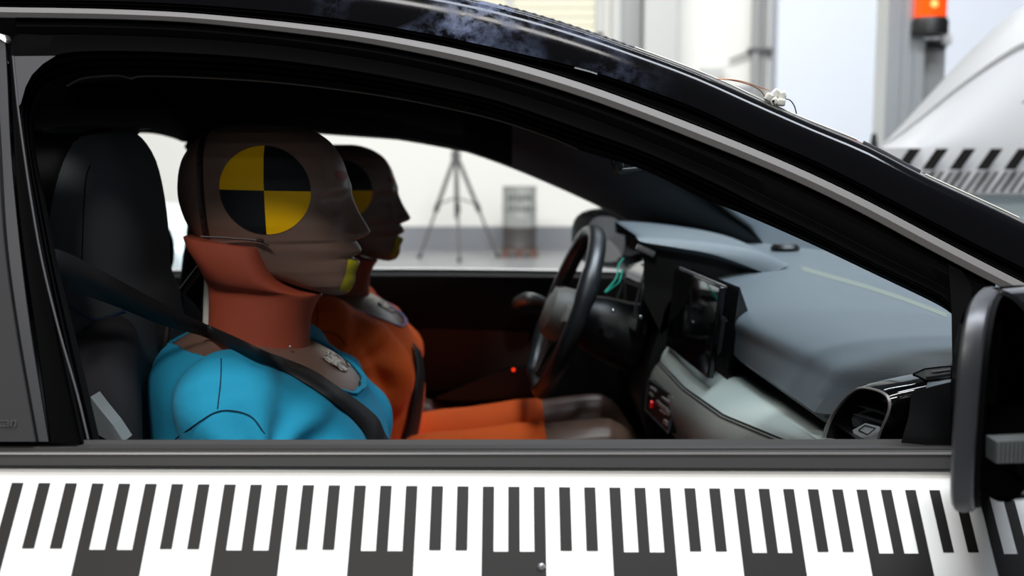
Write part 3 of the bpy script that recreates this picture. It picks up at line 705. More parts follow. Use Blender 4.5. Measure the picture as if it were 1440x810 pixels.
# windscreen
nw = [v for v in near if v.x >= .02]
wn = [near[i] for i in range(len(near)) if i >= hx[-1]]
fwp = [farline(nn[-1])]+[PF(x, y, .125) for x, y in [ (860, 216), (905, 244), (984, 290), (1090, 352)]]
fc_ = cr(fwp, 6); nc_ = cr(wn, 4); N = 20
def rs(c, n):
    L_ = [0]
    for p, q in zip(c, c[1:]): L_.append(L_[-1]+(q-p).length)
    out = []
    for k in range(n):
        d = L_[-1]*k/(n-1); i = max(j for j in range(len(L_)) if L_[j] <= d+1e-9); i = min(i, len(c)-2)
        out.append(c[i].lerp(c[i+1], (d-L_[i])/max(1e-9, L_[i+1]-L_[i])))
    return out
nc_ = [v for v in nc_ if v.x < .93]
A_ = rs(nc_, N); B_ = rs(fc_, N); rows = []
for k in range(11):
    u = k/10; rows.append([a.lerp(b, u)+Vector((.10*4*u*(1-u)*(.3+.7*i/N), 0, .02*4*u*(1-u))) for i, (a, b) in enumerate(zip(A_, B_))])
MB().grid(rows).build('windscreen', 'windscreen', car, label='clear windscreen with faint teal tint')
ribbon('far_pillar_skin', [[PF(x, y, -.01) for x, y in FO[3:]], [PF(a[0]+(b[0]-a[0])*.5, a[1]+(b[1]-a[1])*.5, .03) for a, b in zip(FO[3:], WS[3:])], [PF(x, y, .10)+Vector((0, 0, .006)) for x, y in WS[3:]]], 'gloss_black', car, per=4)
# reflection on the glass edge painted white, and the two dark tape remains
ed = smooth2(SIL, 6)
def edge(x, dy=0, off=.052): return PS(x, at_x(ed, x)+dy, off)
MB().tube([edge(x, -1.0) for x in range(893, 1216, 12)], .0011, 6).tube([edge(x, -1.0) for x in range(1301, 1440, 12)], .0011, 6).build('windscreen_edge_reflection', 'nylon', car, label='reflection on the windscreen edge, painted white')
MB().tube([edge(x, 1.0, .045) for x in range(1213, 1301, 8)], .0035, 8).build('edge_tape', 'plastic_grey', car, label='crumpled grey tape on the pillar edge')
MB().tube([edge(x, .5+.8*math.sin(x*.5), .045) for x in range(702, 893, 5)], .0016, 6).build('edge_tape', 'plastic_grey', car)
gh = crv(GAP, -2.5, -.001)
MB().tube([PS(x, at_x(smooth2(GAP, 5), x)-1.5, -.002) for x in range(808, 848, 8)], .0010, 6).build('gap_highlight', 'chrome', car, label='bright highlight painted along the roof gap')  # highlight in the gap, built as a thin bright line
# grab handle hook and clip at the windscreen corner
hk = MB(); hk.tube(cr([P(862, 214, 1.43), P(864, 226, 1.43), P(868, 240, 1.44), P(880, 241, 1.45), P(900, 239, 1.46)], 4), .0045, 8).tube([P(864, 216, 1.43), P(870, 236, 1.44)], .007, 8)
hk.build('visor_clip', 'dash_black', car)
MB().tube([P(836, 212, 1.42), P(862, 223, 1.42)], .0012, 6).build('visor_clip_edge', 'satin', car)
# cabin tub : floor, bulkheads, rear
tub = MB()
tub.box((-.35, 1.89, .2), (2.6, 1.5, .04)).box((-1.66, 1.89, .72), (.04, 1.44, 1.05)).box((.78, 1.9, .62), (.04, 1.42, .80))
tub.build('cabin_tub', 'headliner', car, smooth=False)
# near inner door panel
tb = bel(646, 646, .075)
ribbon('near_door_inner', [tb, [Vector((v.x, v.y+.02, .8)) for v in tb], [Vector((v.x, v.y+.02, .25)) for v in tb]], 'door_card', car, per=2)
# near rear side above belt: dark glass to the left of the picture
gl = [(-421, 56), (-421, 621)]; 
rearx = [-421, -560, -760]
ribbon('rear_side_window', [[PS(x, 50, .012) for x in rearx], [PS(x, 330, .004) for x in rearx], [PS(x, 622, .012) for x in rearx]], 'dark_glass', car, per=3)
# front wings and bonnet (outside the frame, closing the nose)
bo = []
for u in (0, .08, .25, .5, .75, .92, 1):
    y = 1.17+(2.62-1.17)*u; cz_ = .05*4*u*(1-u)
    bo.append([Vector((.93-.06*4*u*(1-u)*0, y, .93+cz_)), Vector((1.2, y, .93+cz_)), Vector((1.5, y, .88+cz_)), Vector((1.75, y, .76+cz_*.7)), Vector((1.85, y, .55)), Vector((1.83, y, .3))])
ribbon('bonnet', bo, 'gloss_black', car, per=4)
ribbon('front_wing', [[Vector((.67, 1.165, .93)), Vector((1.2, 1.17, .93)), Vector((1.5, 1.17, .88)), Vector((1.78, 1.2, .74))], [Vector((.67, 1.05, .82)), Vector((1.2, 1.05, .82)), Vector((1.5, 1.06, .78)), Vector((1.8, 1.12, .65))], [Vector((.67, 1.02, .6)), Vector((1.0, 1.02, .6)), Vector((1.5, 1.04, .6)), Vector((1.82, 1.1, .5))], [Vector((.67, 1.05, .33)), Vector((.9, 1.05, .33)), Vector((1.5, 1.06, .33)), Vector((1.82, 1.1, .3))]], 'white_paint', car, per=4)
ribbon('far_front_wing', [[Vector((.4, 2.66, .98)), Vector((1.2, 2.62, .93)), Vector((1.78, 2.58, .74))], [Vector((.4, 2.8, .75)), Vector((1.2, 2.78, .7)), Vector((1.8, 2.7, .6))], [Vector((.4, 2.78, .33)), Vector((1.2, 2.76, .33)), Vector((1.8, 2.7, .3))]], 'white_paint', car, per=4)
for wx, wy in ((1.25, 1.14), (1.25, 2.66), (-1.35, 1.14), (-1.35, 2.66)):
    ty = MB().lathe([(.001, -.1), (.2, -.1), (.31, -.11), (.33, -.08), (.33, .08), (.31, .1), (.001, .1)], (wx, wy, .33), 40, axis='y').build('wheel', 'rubber', car)
    MB().lathe([(.001, -.11), (.2, -.11), (.21, -.095), (.001, -.095)], (wx, wy, .33), 24, axis='y').build('hub_cap', 'satin', ty)

# ------------------------------------------------------------------ dashboard
def interp(fp, Y):
    if Y <= fp[0][0]: a, b = fp[0], fp[1]
    elif Y >= fp[-1][0]: a, b = fp[-2], fp[-1]
    else:
        for a, b in zip(fp, fp[1:]):
            if a[0] <= Y <= b[0]: break
    u = (Y-a[0])/(b[0]-a[0]); return a[1].lerp(b[1], u)
def FL(*pp): return [(Y, P(px, py, Y)) for px, py, Y in sorted(pp, key=lambda q: q[2])]
def FV(*pp): return [(y, Vector((x, y, z))) for x, y, z in pp]
Wb = FV((.78, 1.17, 1.03), (.86, 1.5, 1.042), (.88, 1.9, 1.050), (.80, 2.2, 1.056), (.60, 2.5, 1.06))
T2 = FV((.60, 1.17, 1.037), (.62, 1.5, 1.044), (.62, 1.9, 1.052), (.60, 2.2, 1.058), (.52, 2.5, 1.06))
T1 = FV((.485, 1.17, 1.030), (.48, 1.25, 1.031), (.46, 1.5, 1.033), (.44, 1.8, 1.036), (.42, 2.2, 1.045), (.42, 2.5, 1.05))
Cc = FL((1237, 530, 1.27), (1028, 440, 1.8))
Fm = FL((1196, 558, 1.285), (1030, 472, 1.77))
L2 = FL((1160, 590, 1.3), (1033, 500, 1.75))
L3 = FL((1155, 618, 1.3), (1033, 531, 1.75), (947, 487, 2.05))
L4 = FL((1096, 618, 1.4), (1016, 585, 1.6), (961, 546, 1.85), (929, 512, 2.05))
dash = thing('dashboard', (.4, 1.9, 0), 'x', 'x')
dash['label'] = 'grey'; 
bpy.data.objects.remove(dash)
ysd = [1.19+(2.54-1.19)*k/45 for k in range(46)]
rows = []
for Y in ysd:
    a = [interp(k, Y) for k in (Wb, T2, T1, Cc, Fm, L2)]
    q_ = max(0, min(1, (1.335-Y)/.06)); q_ = q_*q_*(3-2*q_)
    a[3] = a[3]+Vector((.022*q_, 0, .0)); a[4] = a[4]+Vector((.06*q_, 0, 0)); a[5] = a[5]+Vector((.09*q_, 0, 0))
    if Y > 1.8:
        pass
    c = cr(a, 6)
    c.append(a[-1]+Vector((.012, 0, -.012)))
    for v in c: v.y = Y
    rows.append(c)
# rounded near end
def endcap(row, y, s):
    c = Vector((.6, y, 1.0)); return [Vector((c.x+(v.x-c.x)*s, y, c.z+(v.z-c.z)*(s if v.z > .97 else s))) for v in row]
rows.insert(0, [Vector((v.x, 1.182, v.z-.005)) for v in rows[0]])
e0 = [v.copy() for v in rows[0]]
MB().grid([e0, [Vector((v.x, 1.177, v.z-.012)) for v in e0], [Vector((v.x+.01, 1.176, min(v.z-.03, .99))) for v in e0], [Vector((v.x+.01, 1.19, .80)) for v in e0]]).build('dashboard_end_shade', 'dash_black', car)  # black stands in for shade on the near end of the grey pad
dm = MB().grid(rows)
dashp = dm.build('dashboard_top', 'dash_top', car, label='grey ribbed dashboard top')
dbvh = bvh_of(dashp.data)
def hit(b, px, py, push=.001):
    a, dy, dz = ray(px, py); d = Vector((a, dy, dz)).normalized(); h = b.ray_cast(Vector((0, 0, CAMZ)), d)
    return (h[0]-d*push) if h[0] else None
de_ = [(1278, 585), (1281, 558), (1290, 550), (1312, 543), (1350, 534), (1375, 531), (1375, 640), (1262, 640)]
MB().add([P(x, y, 1.168) for x, y in de_]+[P(x, y, 1.20) for x, y in de_], [tuple(range(8))]+[(i, (i+1) % 8, 8+(i+1) % 8, 8+i) for i in range(8)]).build('dashboard_side_shade', 'dash_black', car, smooth=False)  # black slab in place of the shade below the pad's near crest
# groove under the pad
gr = []
for Y in ysd:
    l2, l3 = interp(L2, Y), interp(L3, Y)
    gr.append([l2+Vector((.010, 0, -.004)), l2+Vector((.03, 0, -.012)), l3+Vector((.045, 0, .010)), l3+Vector((.02, 0, .0))])
    for v in gr[-1]: v.y = Y
MB().grid(gr).build('dashboard_groove', 'dash_black', car)
# light leather panel
ys2 = [1.19+(2.07-1.19)*k/36 for k in range(37)]
pl = []; low = []
for Y in ys2:
    l3, l4 = interp(L3, Y), interp(L4, Y)
    r_ = [l3+Vector((.03, 0, -.004)), l3+Vector((0, 0, -.001)), l3.lerp(l4, .35)+Vector((0, 0, .004)), l3.lerp(l4, .7)+Vector((0, 0, .003)), l4+Vector((.003, 0, .001))]
    for v in r_: v.y = Y
    pl.append(cr(r_, 4))
    q_ = [l4+Vector((.002, 0, 0)), l4+Vector((-.006, 0, -.008)), l4+Vector((-.016, 0, -.03)), l4+Vector((-.016, 0, -.06)), l4+Vector((.0, 0, -.10)), Vector((.30, Y, .76)), Vector((.36, Y, .6)), Vector((.5, Y, .4))]
    for v in q_: v.y = Y
    low.append(cr(q_, 4))
e1 = pl[-1]; pl.append([Vector((v.x+.005, 2.078, v.z-.006)) for v in e1]); pl.append([Vector((v.x+.02, 2.08, v.z-.05)) for v in e1])
MB().grid(pl).build('dashboard_panel', 'dash_light', car, label='light grey leather dashboard panel')
e1 = low[-1]; low.append([Vector((v.x+.006, 2.08, v.z)) for v in e1]); low.append([Vector((v.x+.08, 2.085, v.z)) for v in e1])
lo_ = MB().grid(low).build('dashboard_lower', 'dash_low', car)
lbv = bvh_of(lo_.data)
st = MB()
for off in (0, .004):
    st.tube([interp(L4, Y)+Vector((.002-off, 0, .0015-off*.8)) for Y in ys2], .0010, 6)
st.build('dashboard_stitching', 'stitch', car)
# driver side binnacle body (black) beyond the panel
bd = []
for Y in (2.09, 2.12, 2.3, 2.5, 2.56):
    r_ = [Vector((.42, Y, 1.03)), Vector((.30, Y, 1.0)), Vector((.27, Y, .93)), Vector((.25, Y, .86)), Vector((.24, Y, .78)), Vector((.30, Y, .66)), Vector((.5, Y, .45))]
    bd.append(cr(r_, 4))
MB().grid(bd, caps=False).build('dashboard_driver_side', 'dash_black', car)
MB().add([v for v in bd[0]]+[Vector((.6, 2.09, .45)), Vector((.6, 2.09, 1.03))], [tuple(range(len(bd[0])+2))]).build('dashboard_side_cheek', 'dash_black', car, smooth=False)
# instrument hood: tongue over the cluster
hoodn = [(895, 334), (905, 332), (950, 335), (1000, 341), (1060, 352), (1110, 372)]
hoodb = [(897, 337), (907, 341), (950, 348), (1000, 357), (1040, 370), (1080, 386)]
NY = 2.06
h0 = [P(x, y, NY+.02) for x, y in hoodn]; h1 = [P(x, y, NY) for x, y in hoodb]
hb_ = [v+Vector((0, .44, .0)) for v in h0]; hmid = [v+Vector((-.012, .22, .010)) for v in h0]
h00 = [v+Vector((0, .01, .003)) for v in h0]
hood = [[v+Vector((.01, .03, -.012)) for v in h1], h1, [a.lerp(b, .5)+Vector((0, -.006, 0)) for a, b in zip(h0, h1)], h0, h00, hmid, hb_, [v+Vector((0, .45, -.02)) for v in h1]]
ribbon('instrument_hood', hood, 'dash_top', car, per=4, label='blue-lit instrument hood')
ck = [(905, 343), (950, 350), (1000, 359), (1030, 368), (1047, 384), (1030, 396), (1000, 410), (960, 440), (930, 470), (905, 420)]
MB().add([P(x, y, NY+.03) for x, y in ck]+[P(x, y, NY+.4) for x, y in ck], [tuple(range(10))]+[(i, (i+1) % 10, 10+(i+1) % 10, 10+i) for i in range(10)]).build('hood_cheek', 'door_card', car, smooth=False)
# digital cluster: thick slab facing the driver
def slab(corners, th, name, m, parent, bev=.004):
    c = [Vector(v) for v in corners]; n = (c[1]-c[0]).cross(c[3]-c[0]).normalized()
    v = c+[q+n*th for q in c]
    o = MB().add(v, [(0, 1, 2, 3), (7, 6, 5, 4), (0, 4, 5, 1), (1, 5, 6, 2), (2, 6, 7, 3), (3, 7, 4, 0)]).build(name, m, parent)
    bv = o.modifiers.new('b', 'BEVEL'); bv.width = bev; bv.segments = 3; return o
cl = slab([P(884, 372, 2.42), P(912, 362, 2.10), P(893, 470, 2.10), P(866, 444, 2.42)], .02, 'instrument_cluster', 'screen', car)
MB().tube(cr([P(x, y, Y) for x, y, Y in ((862, 438, 2.42), (868, 420, 2.42), (882, 388, 2.42), (893, 376, 2.38), (903, 372, 2.2), (907, 378, 2.12), (903, 395, 2.1), (895, 425, 2.1), (893, 448, 2.1))], 5), .003, 8).build('cluster_bezel', 'plastic_grey', cl)
for (x, y) in ((901, 446), (956, 438), (862, 437)):
    MB().ball(P(x, y, 2.06), .0035, 10).build('bezel_screw', 'chrome', cl)
MB().box(P(908, 352, 2.08), (.035, .02, .012), Matrix.Rotation(.45, 3, 'Y'), bev=.003).build('hood_latch', 'satin', car)
# touch screen
TL, TR_, BR, BL_ = P(957, 377, 2.05), P(1022, 404, 1.75), P(1004, 533, 1.75), P(944, 487, 2.05)
sc = slab([TL, TR_, BR, BL_], -.011, 'touch_screen', 'screen', car, .003)
nrm = (TR_-TL).cross(BL_-TL).normalized()
MB().tube([TL+Vector((-.001, 0, .001)), TR_+Vector((-.001, 0, .001))], .0015, 8).build('screen_edge', 'satin', sc)
MB().add([v+Vector((.020, 0, 0)) for v in (TL, TR_, BR, BL_)]+[v+Vector((.038, 0, -.0)) for v in (TL+Vector((0, -.06, -.03)), TR_+Vector((0, .02, -.04)), BR+Vector((0, .02, .0)), BL_+Vector((0, -.06, .0)))],
    [(0, 1, 2, 3), (7, 6, 5, 4), (0, 4, 5, 1), (1, 5, 6, 2), (2, 6, 7, 3), (3, 7, 4, 0)]).build('screen_housing', 'dash_black', sc, smooth=False)
MB().add([P(x, y, 1.80) for x, y in ((1024, 441), (1042, 452), (1030, 470), (1010, 500), (1000, 470))]+[P(x, y, 1.90) for x, y in ((1020, 441), (1036, 452), (1025, 470), (1005, 500), (995, 470))], [tuple(range(5)), tuple(range(9, 4, -1))]+[(i, (i+1) % 5, 5+(i+1) % 5, 5+i) for i in range(5)]).build('screen_bracket', 'plastic_grey', sc, smooth=False)
# climate panel with buttons
cA, cB, cC, cD = [h for h in (P(915, 533, 2.03), P(955, 560, 1.86), P(943, 609, 1.84), P(910, 576, 2.02))]
for v in (cA, cB, cC, cD): v.x -= .004
cp = slab([cA, cB, cC, cD], .02, 'climate_panel', 'dash_black', car, .003)
MB().tube([cA, cB, cC, cD, cA], .0012, 6).build('panel_rim', 'plastic_grey', cp)
def onp(u, v): return cA.lerp(cB, u).lerp(cD.lerp(cC, u), v)+Vector((-.0035, -.001, 0))
for (u, v, w_, h_) in ((.25, .17, .2, .07), (.22, .36, .14, .08), (.5, .42, .1, .08), (.74, .22, .3, .06), (.70, .45, .3, .1), (.72, .58, .2, .05), (.86, .5, .12, .12), (.88, .78, .12, .12), (.93, .15, .03, .3)):
    c_ = onp(u, v); ex = (cB-cA)*w_/2; ey = (cD-cA)*h_/2
    vs = [c_-ex-ey, c_+ex-ey, c_+ex+ey, c_-ex+ey]
    MB().add(vs+[q+Vector((.004, .001, 0)) for q in vs], [(0, 1, 2, 3), (0, 4, 5, 1), (1, 5, 6, 2), (2, 6, 7, 3), (3, 7, 4, 0)]).build('button', 'satin', cp, smooth=False)
c_ = onp(.3, .62); MB().box(c_, (.004, .006, .012), Matrix.Rotation(.5, 3, 'X')).build('hazard_mark', mat('red_hazard', (225, 30, 36), .4, emit=((225, 20, 26), .25)), cp, smooth=False)
# end air vent
ringp = [(1157, 622), (1161, 604), (1167, 590), (1176, 575), (1190, 558), (1203, 548), (1214, 545), (1228, 547), (1240, 551), (1249, 558), (1252, 570), (1248, 586), (1240, 604), (1232, 624), (1215, 640), (1190, 643), (1165, 638)]
def rp(px, py, d=0): 
    Y = 1.32+(px-1157)*(1.205-1.32)/95
    v = P(px, py, Y); return v+Vector((d, d*.15, d*.2))
cxp = sum(p[0] for p in ringp)/17; cyp = sum(p[1] for p in ringp)/17
def rr(s, d): return cr([rp(cxp+(x-cxp)*s, cyp+(y-cyp)*s, d) for x, y in ringp], 4, closed=True)
vt = MB().grid([rr(1.0, .10), rr(1.10, .06), rr(1.10, .026), rr(1.08, .008), rr(1.03, .0)], cv=True).build('air_vent', 'screen', car)
MB().grid([rr(1.03, .0), rr(1.01, -.002), rr(.97, -.0015), rr(.955, .002)], cv=True).build('vent_rim', 'satin', vt, label='thin silver vent rim')
MB().grid([rr(.955, .002), rr(.9, .03), rr(.7, .06), rr(.05, .065)], cv=True).build('vent_throat', 'dash_black', vt)
for (yc, s) in ((587, .8), (601, .85)):
    MB().grid([[rp(cxp+dx*s, yc+dx*.28-6, .014+.0*k)+Vector((k*.03, 0, k*.004)) for dx in (-30, -10, 10, 32)] for k in (0, 1)]).build('vane', 'plastic_grey', vt)
kn = [(1194, 606), (1212, 596), (1232, 601), (1235, 606), (1218, 615), (1198, 617)]
MB().add([rp(x, y, .004) for x, y in kn]+[rp(x, y+8, .006) for x, y in kn], [tuple(range(6)), tuple(range(11, 5, -1))]+[(i, (i+1) % 6, 6+(i+1) % 6, 6+i) for i in range(6)]).build('vent_slider', 'seat_light', vt, smooth=False)
MB().tube([rp(x, y, .0035) for x, y in ((1203, 606), (1212, 599), (1227, 603), (1216, 612), (1203, 606))], .0005, 6).build('slider_mark', 'dash_black', vt)
# demister slot
dv = [(1284, 526), (1300, 519), (1320, 516.5), (1338, 515), (1338, 531), (1322, 533), (1303, 535)]
q_ = [hit(dbvh, x, y, .005) for x, y in dv]
if all(q_):
    de = MB().add(q_, [tuple(range(7))]).build('demister_vent', 'dash_black', car, smooth=False)
    MB().tube([v-Vector((0, .0005, 0)) for v in q_+[q_[0]]], .0010, 6).build('demister_rim', 'rubber', de)
    for s_ in (((1302, 530), (1337, 525)), ((1310, 523), (1337, 520))):
        a, b = [hit(dbvh, *p, .008) for p in s_]
        if a and b: MB().tube([a, b], .0016, 6).build('demister_slat', 'plastic_grey', de)
lnp = [(1128, 374), (1165, 385), (1201, 395), (1240, 407), (1273, 418), (1310, 432), (1332, 441)]
la, lb = [hit(dbvh, x, y, .0015) for x, y in lnp], [hit(dbvh, x, y+6, .0015) for x, y in lnp]
if all(la) and all(lb): MB().grid([cr(la, 4), cr(lb, 4)]).build('dashboard_seam', 'dash_seam', car, label='pale olive line along the dashboard top')
# sensor puck and line on the dash top
pk = hit(dbvh, 1104, 352, .0) or P(1104, 352, 2.1)
MB().lathe([(.001, 0), (.028, 0), (.03, .006), (.024, .013), (.001, .014)], pk, 24).build('dash_sensor', 'dash_black', car)
# steering wheel and column
def wheel():
    c = P(793, 440, 2.27); u = Vector((.354, 0, .935)); v = Vector((-.075, 1, 0)).normalized(); v = (v-u*v.dot(u)).normalized(); n = u.cross(v); n = n if n.x < 0 else -n; R_ = .172
    rows = []; K = 72
    for k in range(K):
        a = 2*math.pi*k/K; rad = (v*math.cos(a)+u*math.sin(a)); rr_ = R_*(1 if math.sin(a) > -.86 else .86/abs(math.sin(a)))
        ring = []
        fat = 1+.12*(abs(math.sin(a*2-.6)) > .93)
        for q in range(14):
            b = 2*math.pi*q/14; ring.append(c+rad*(rr_+.0145*math.cos(b)*fat)+n*.0175*math.sin(b)*fat)
        rows.append(ring)
    w_ = MB().grid(rows, cu=True, cv=True).build('steering_wheel', 'wheel_leather', car)
    # hub
    hub = MB(); prof = [(.0, .062), (.03, .060), (.048, .052), (.056, .036), (.058, .016), (.04, .004)]
    rws = []
    for r_, h in prof:
        rws.append([c+(v*math.cos(2*math.pi*q/32)*0.95*max(r_, .0005)+u*math.sin(2*math.pi*q/32)*max(r_, .0005)*1.0)+n*(h-.022)-u*.006 for q in range(32)])
    hub.grid(rws, cv=True, caps=True).build('airbag_cover', 'airbag', w_)
    for a in (0.12, math.pi-.12, -math.pi/2):
        d = v*math.cos(a)+u*math.sin(a); e = n.cross(d)
        r0, r1 = .055, R_*(.99 if a > -1 else .86)
        rows = []
        for k in range(6):
            f = k/5; cc = c+d*(r0+(r1-r0)*f)+n*(.0-.012*(1-f)); wd = .03-.012*f+(.01 if a < -1 else 0)
            rows.append([cc+e*wd+n*.003, cc+e*wd*.6+n*.01, cc-e*wd*.6+n*.01, cc-e*wd+n*.003, cc-e*wd*.6-n*.01, cc+e*wd*.6-n*.01])
        sp = MB().grid(rows, cv=True, caps=True).build('spoke', 'dash_black', w_)
        ins = [c+d*(r0+.008)+e*.018+n*.012, c+d*(r1-.02)+e*.012+n*.013, c+d*(r1-.02)-e*.012+n*.013, c+d*(r0+.008)-e*.018+n*.012]
        MB().add(ins+[p-n*.004 for p in ins], [(0, 1, 2, 3), (0, 4, 5, 1), (1, 5, 6, 2), (2, 6, 7, 3), (3, 7, 4, 0)]).build('spoke_trim', 'satin', sp, smooth=False)
    rg = MB(); rg.grid([[c+(v*math.cos(t*2*math.pi/32)+u*math.sin(t*2*math.pi/32))*(rr_)+n*h for t in range(32)] for rr_, h in ((.021, .026), (.024, .029), (.027, .027), (.024, .025))], cu=True, cv=True).build('emblem_ring', 'chrome', w_)
    # column shroud with stalks
    e2 = c-n*.19
    cs = MB().tube([c-n*.035, c-n*.07, e2], [.05, .06, .075], 20).build('steering_column', 'dash_black', car)
    MB().tube([c-n*.075+v*(-.04), c-n*.07+v*(-.13)+u*.01, c-n*.06+v*(-.19)+u*.018], [.007, .008, .011], 10).build('stalk', 'dash_black', cs)
    MB().tube([c-n*.075+v*(.04), c-n*.07+v*(.13)+u*.01, c-n*.06+v*(.19)+u*.018], [.007, .008, .011], 10).build('stalk', 'dash_black', cs)
wheel()
MB().tube(cr([P(877, 363, 2.15), P(870, 374, 2.14), P(866, 392, 2.12), P(851, 411, 2.1), P(862, 404, 2.1), P(871, 396, 2.1), P(875, 380, 2.12)], 5), .0018, 8).build('loose_cable', 'cable_teal', car, label='thin teal cable behind the wheel')
# ------------------------------------------------------------------ door mirrors
def rrect(yc, zc, hy, hz, X, n=28, e=3.2, tilt=0, sk=0):
    out = []
    for k in range(n):
        a = 2*math.pi*k/n; ca, sa = math.cos(a), math.sin(a)
        y = hy*math.copysign(abs(ca)**(2/e), ca); z = hz*math.copysign(abs(sa)**(2/e), sa)
        out.append(Vector((X+tilt*z+sk*y, yc+y, zc+z)))
    return out
def near_mirror():
    Ym = .985; top = P(1385, 403, .97).z; bot = P(1385, 720, .93).z
    zc = (top+bot)/2-.005; hz = (top-bot)/2; hy = .10
    x0 = P(1339, 560, Ym-hy).x+.052
    rim = MB().grid([rrect(Ym, zc, hy*.9, hz*.92, x0+.012, sk=.52), rrect(Ym, zc, hy*.93, hz*.955, x0+.001, tilt=.02, sk=.52), rrect(Ym, zc, hy*.98, hz*.99, x0+.004, tilt=.02, sk=.52), rrect(Ym, zc, hy, hz, x0+.011, tilt=.02, sk=.52), rrect(Ym, zc, hy*.99, hz*.99, x0+.018, tilt=.02, sk=.52), rrect(Ym, zc, hy*.95, hz*.97, x0+.020, tilt=.02, sk=.52)], cv=True, caps=False)
    mo = rim.build('side_mirror', 'plastic_grey', car, label='near side mirror seen end on')
    MB().grid([rrect(Ym, zc, hy*.9, hz*.92, x0+.012, sk=.52), rrect(Ym, zc, .001, .001, x0+.014, sk=.52)], cv=True).build('mirror_glass', 'mirror_glass', mo)
    MB().grid([rrect(Ym, zc, hy*.95, hz*.965, x0+.018, tilt=.02, sk=.52), rrect(Ym, zc, hy*.94, hz*.96, x0+.025, tilt=.02, sk=.52)], cv=True).build('mirror_gap', 'rubber', mo)
    c_ = [(.022, .955, .97), (.025, .99, .985), (.05, 1.0, .985), (.085, .98, .96), (.12, .9, .9), (.15, .78, .8), (.175, .55, .6), (.187, .3, .33), (.19, .01, .01)]
    MB().grid([rrect(Ym+.002*i, zc+.002*i, hy*a, hz*b, x0+dx, e=2.3, tilt=.02) for i, (dx, a, b) in enumerate(c_)], cv=True).build('mirror_cap', 'gloss_black', mo)
    MB().tube([(x0+.10, Ym+.03, zc-hz*.6), (x0+.085, Ym+.10, zc-hz*.75), (x0+.08, Ym+.15, zc-hz*.8)], [.05, .04, .035], 14).build('mirror_arm', 'dash_black', mo)
    lm = MB().add([P(1401, 621, .887), P(1470, 618, .889), P(1470, 650, .889), P(1401, 652, .887)]+[P(1401, 621, .887)+Vector((0, .02, 0)), P(1470, 618, .889)+Vector((0, .02, 0)), P(1470, 650, .889)+Vector((0, .02, 0)), P(1401, 652, .887)+Vector((0, .02, 0))], [(0, 1, 2, 3), (0, 4, 5, 1), (1, 5, 6, 2), (2, 6, 7, 3), (3, 7, 4, 0)])
    for k in range(11): lm.box(P(1404+k*6, 636, .8862), (.0016, .0016, .0165))
    lm.build('turn_lamp', 'lamp_clear', mo, smooth=False, label='ribbed clear lamp in the mirror cap')
near_mirror()
sail = [(1334, 372), (1352, 380), (1365, 400), (1372, 470), (1372, 660), (1342, 660), (1340, 560), (1338, 438)]
MB().add([PS(x, y, .0) for x, y in sail]+[PS(x, y, .08) for x, y in sail], [tuple(range(8))]+[(i, (i+1) % 8, 8+(i+1) % 8, 8+i) for i in range(8)]).build('mirror_sail', 'rubber', car, smooth=False)
def far_mirror():
    yc = 2.85; zt = P(856, 293, 2.82).z; zb_ = P(856, 380, 2.82).z; zc = (zt+zb_)/2; hz = (zt-zb_)/2; x0 = P(850, 335, 2.84).x
    K = dict(e=2.6, sk=-.85)
    mo = MB().grid([rrect(yc-.024, zc, .05, hz*.74, x0+.004, **K), rrect(yc-.01, zc, .078, hz*.88, x0-.003, **K), rrect(yc-.002, zc, .095, hz*.97, x0+.004, **K), rrect(yc, zc, .10, hz, x0+.02, **K), rrect(yc, zc, .095, hz*.95, x0+.05, **K), rrect(yc, zc, .06, hz*.6, x0+.09, **K), rrect(yc, zc, .005, .005, x0+.10, **K)], cv=True).build('side_mirror', 'gloss_black', car, label='far side mirror beyond the steering wheel')
    MB().grid([rrect(yc-.024, zc, .05, hz*.74, x0+.002, **K), rrect(yc-.024, zc, .001, .001, x0+.005, **K)], cv=True).build('mirror_glass', 'mirror_glass', mo)
    MB().tube([(x0+.05, yc-.05, zb_+.02), (x0+.07, 2.68, zb_-.01)], .025, 12).build('mirror_arm', 'gloss_black', mo)
far_mirror()

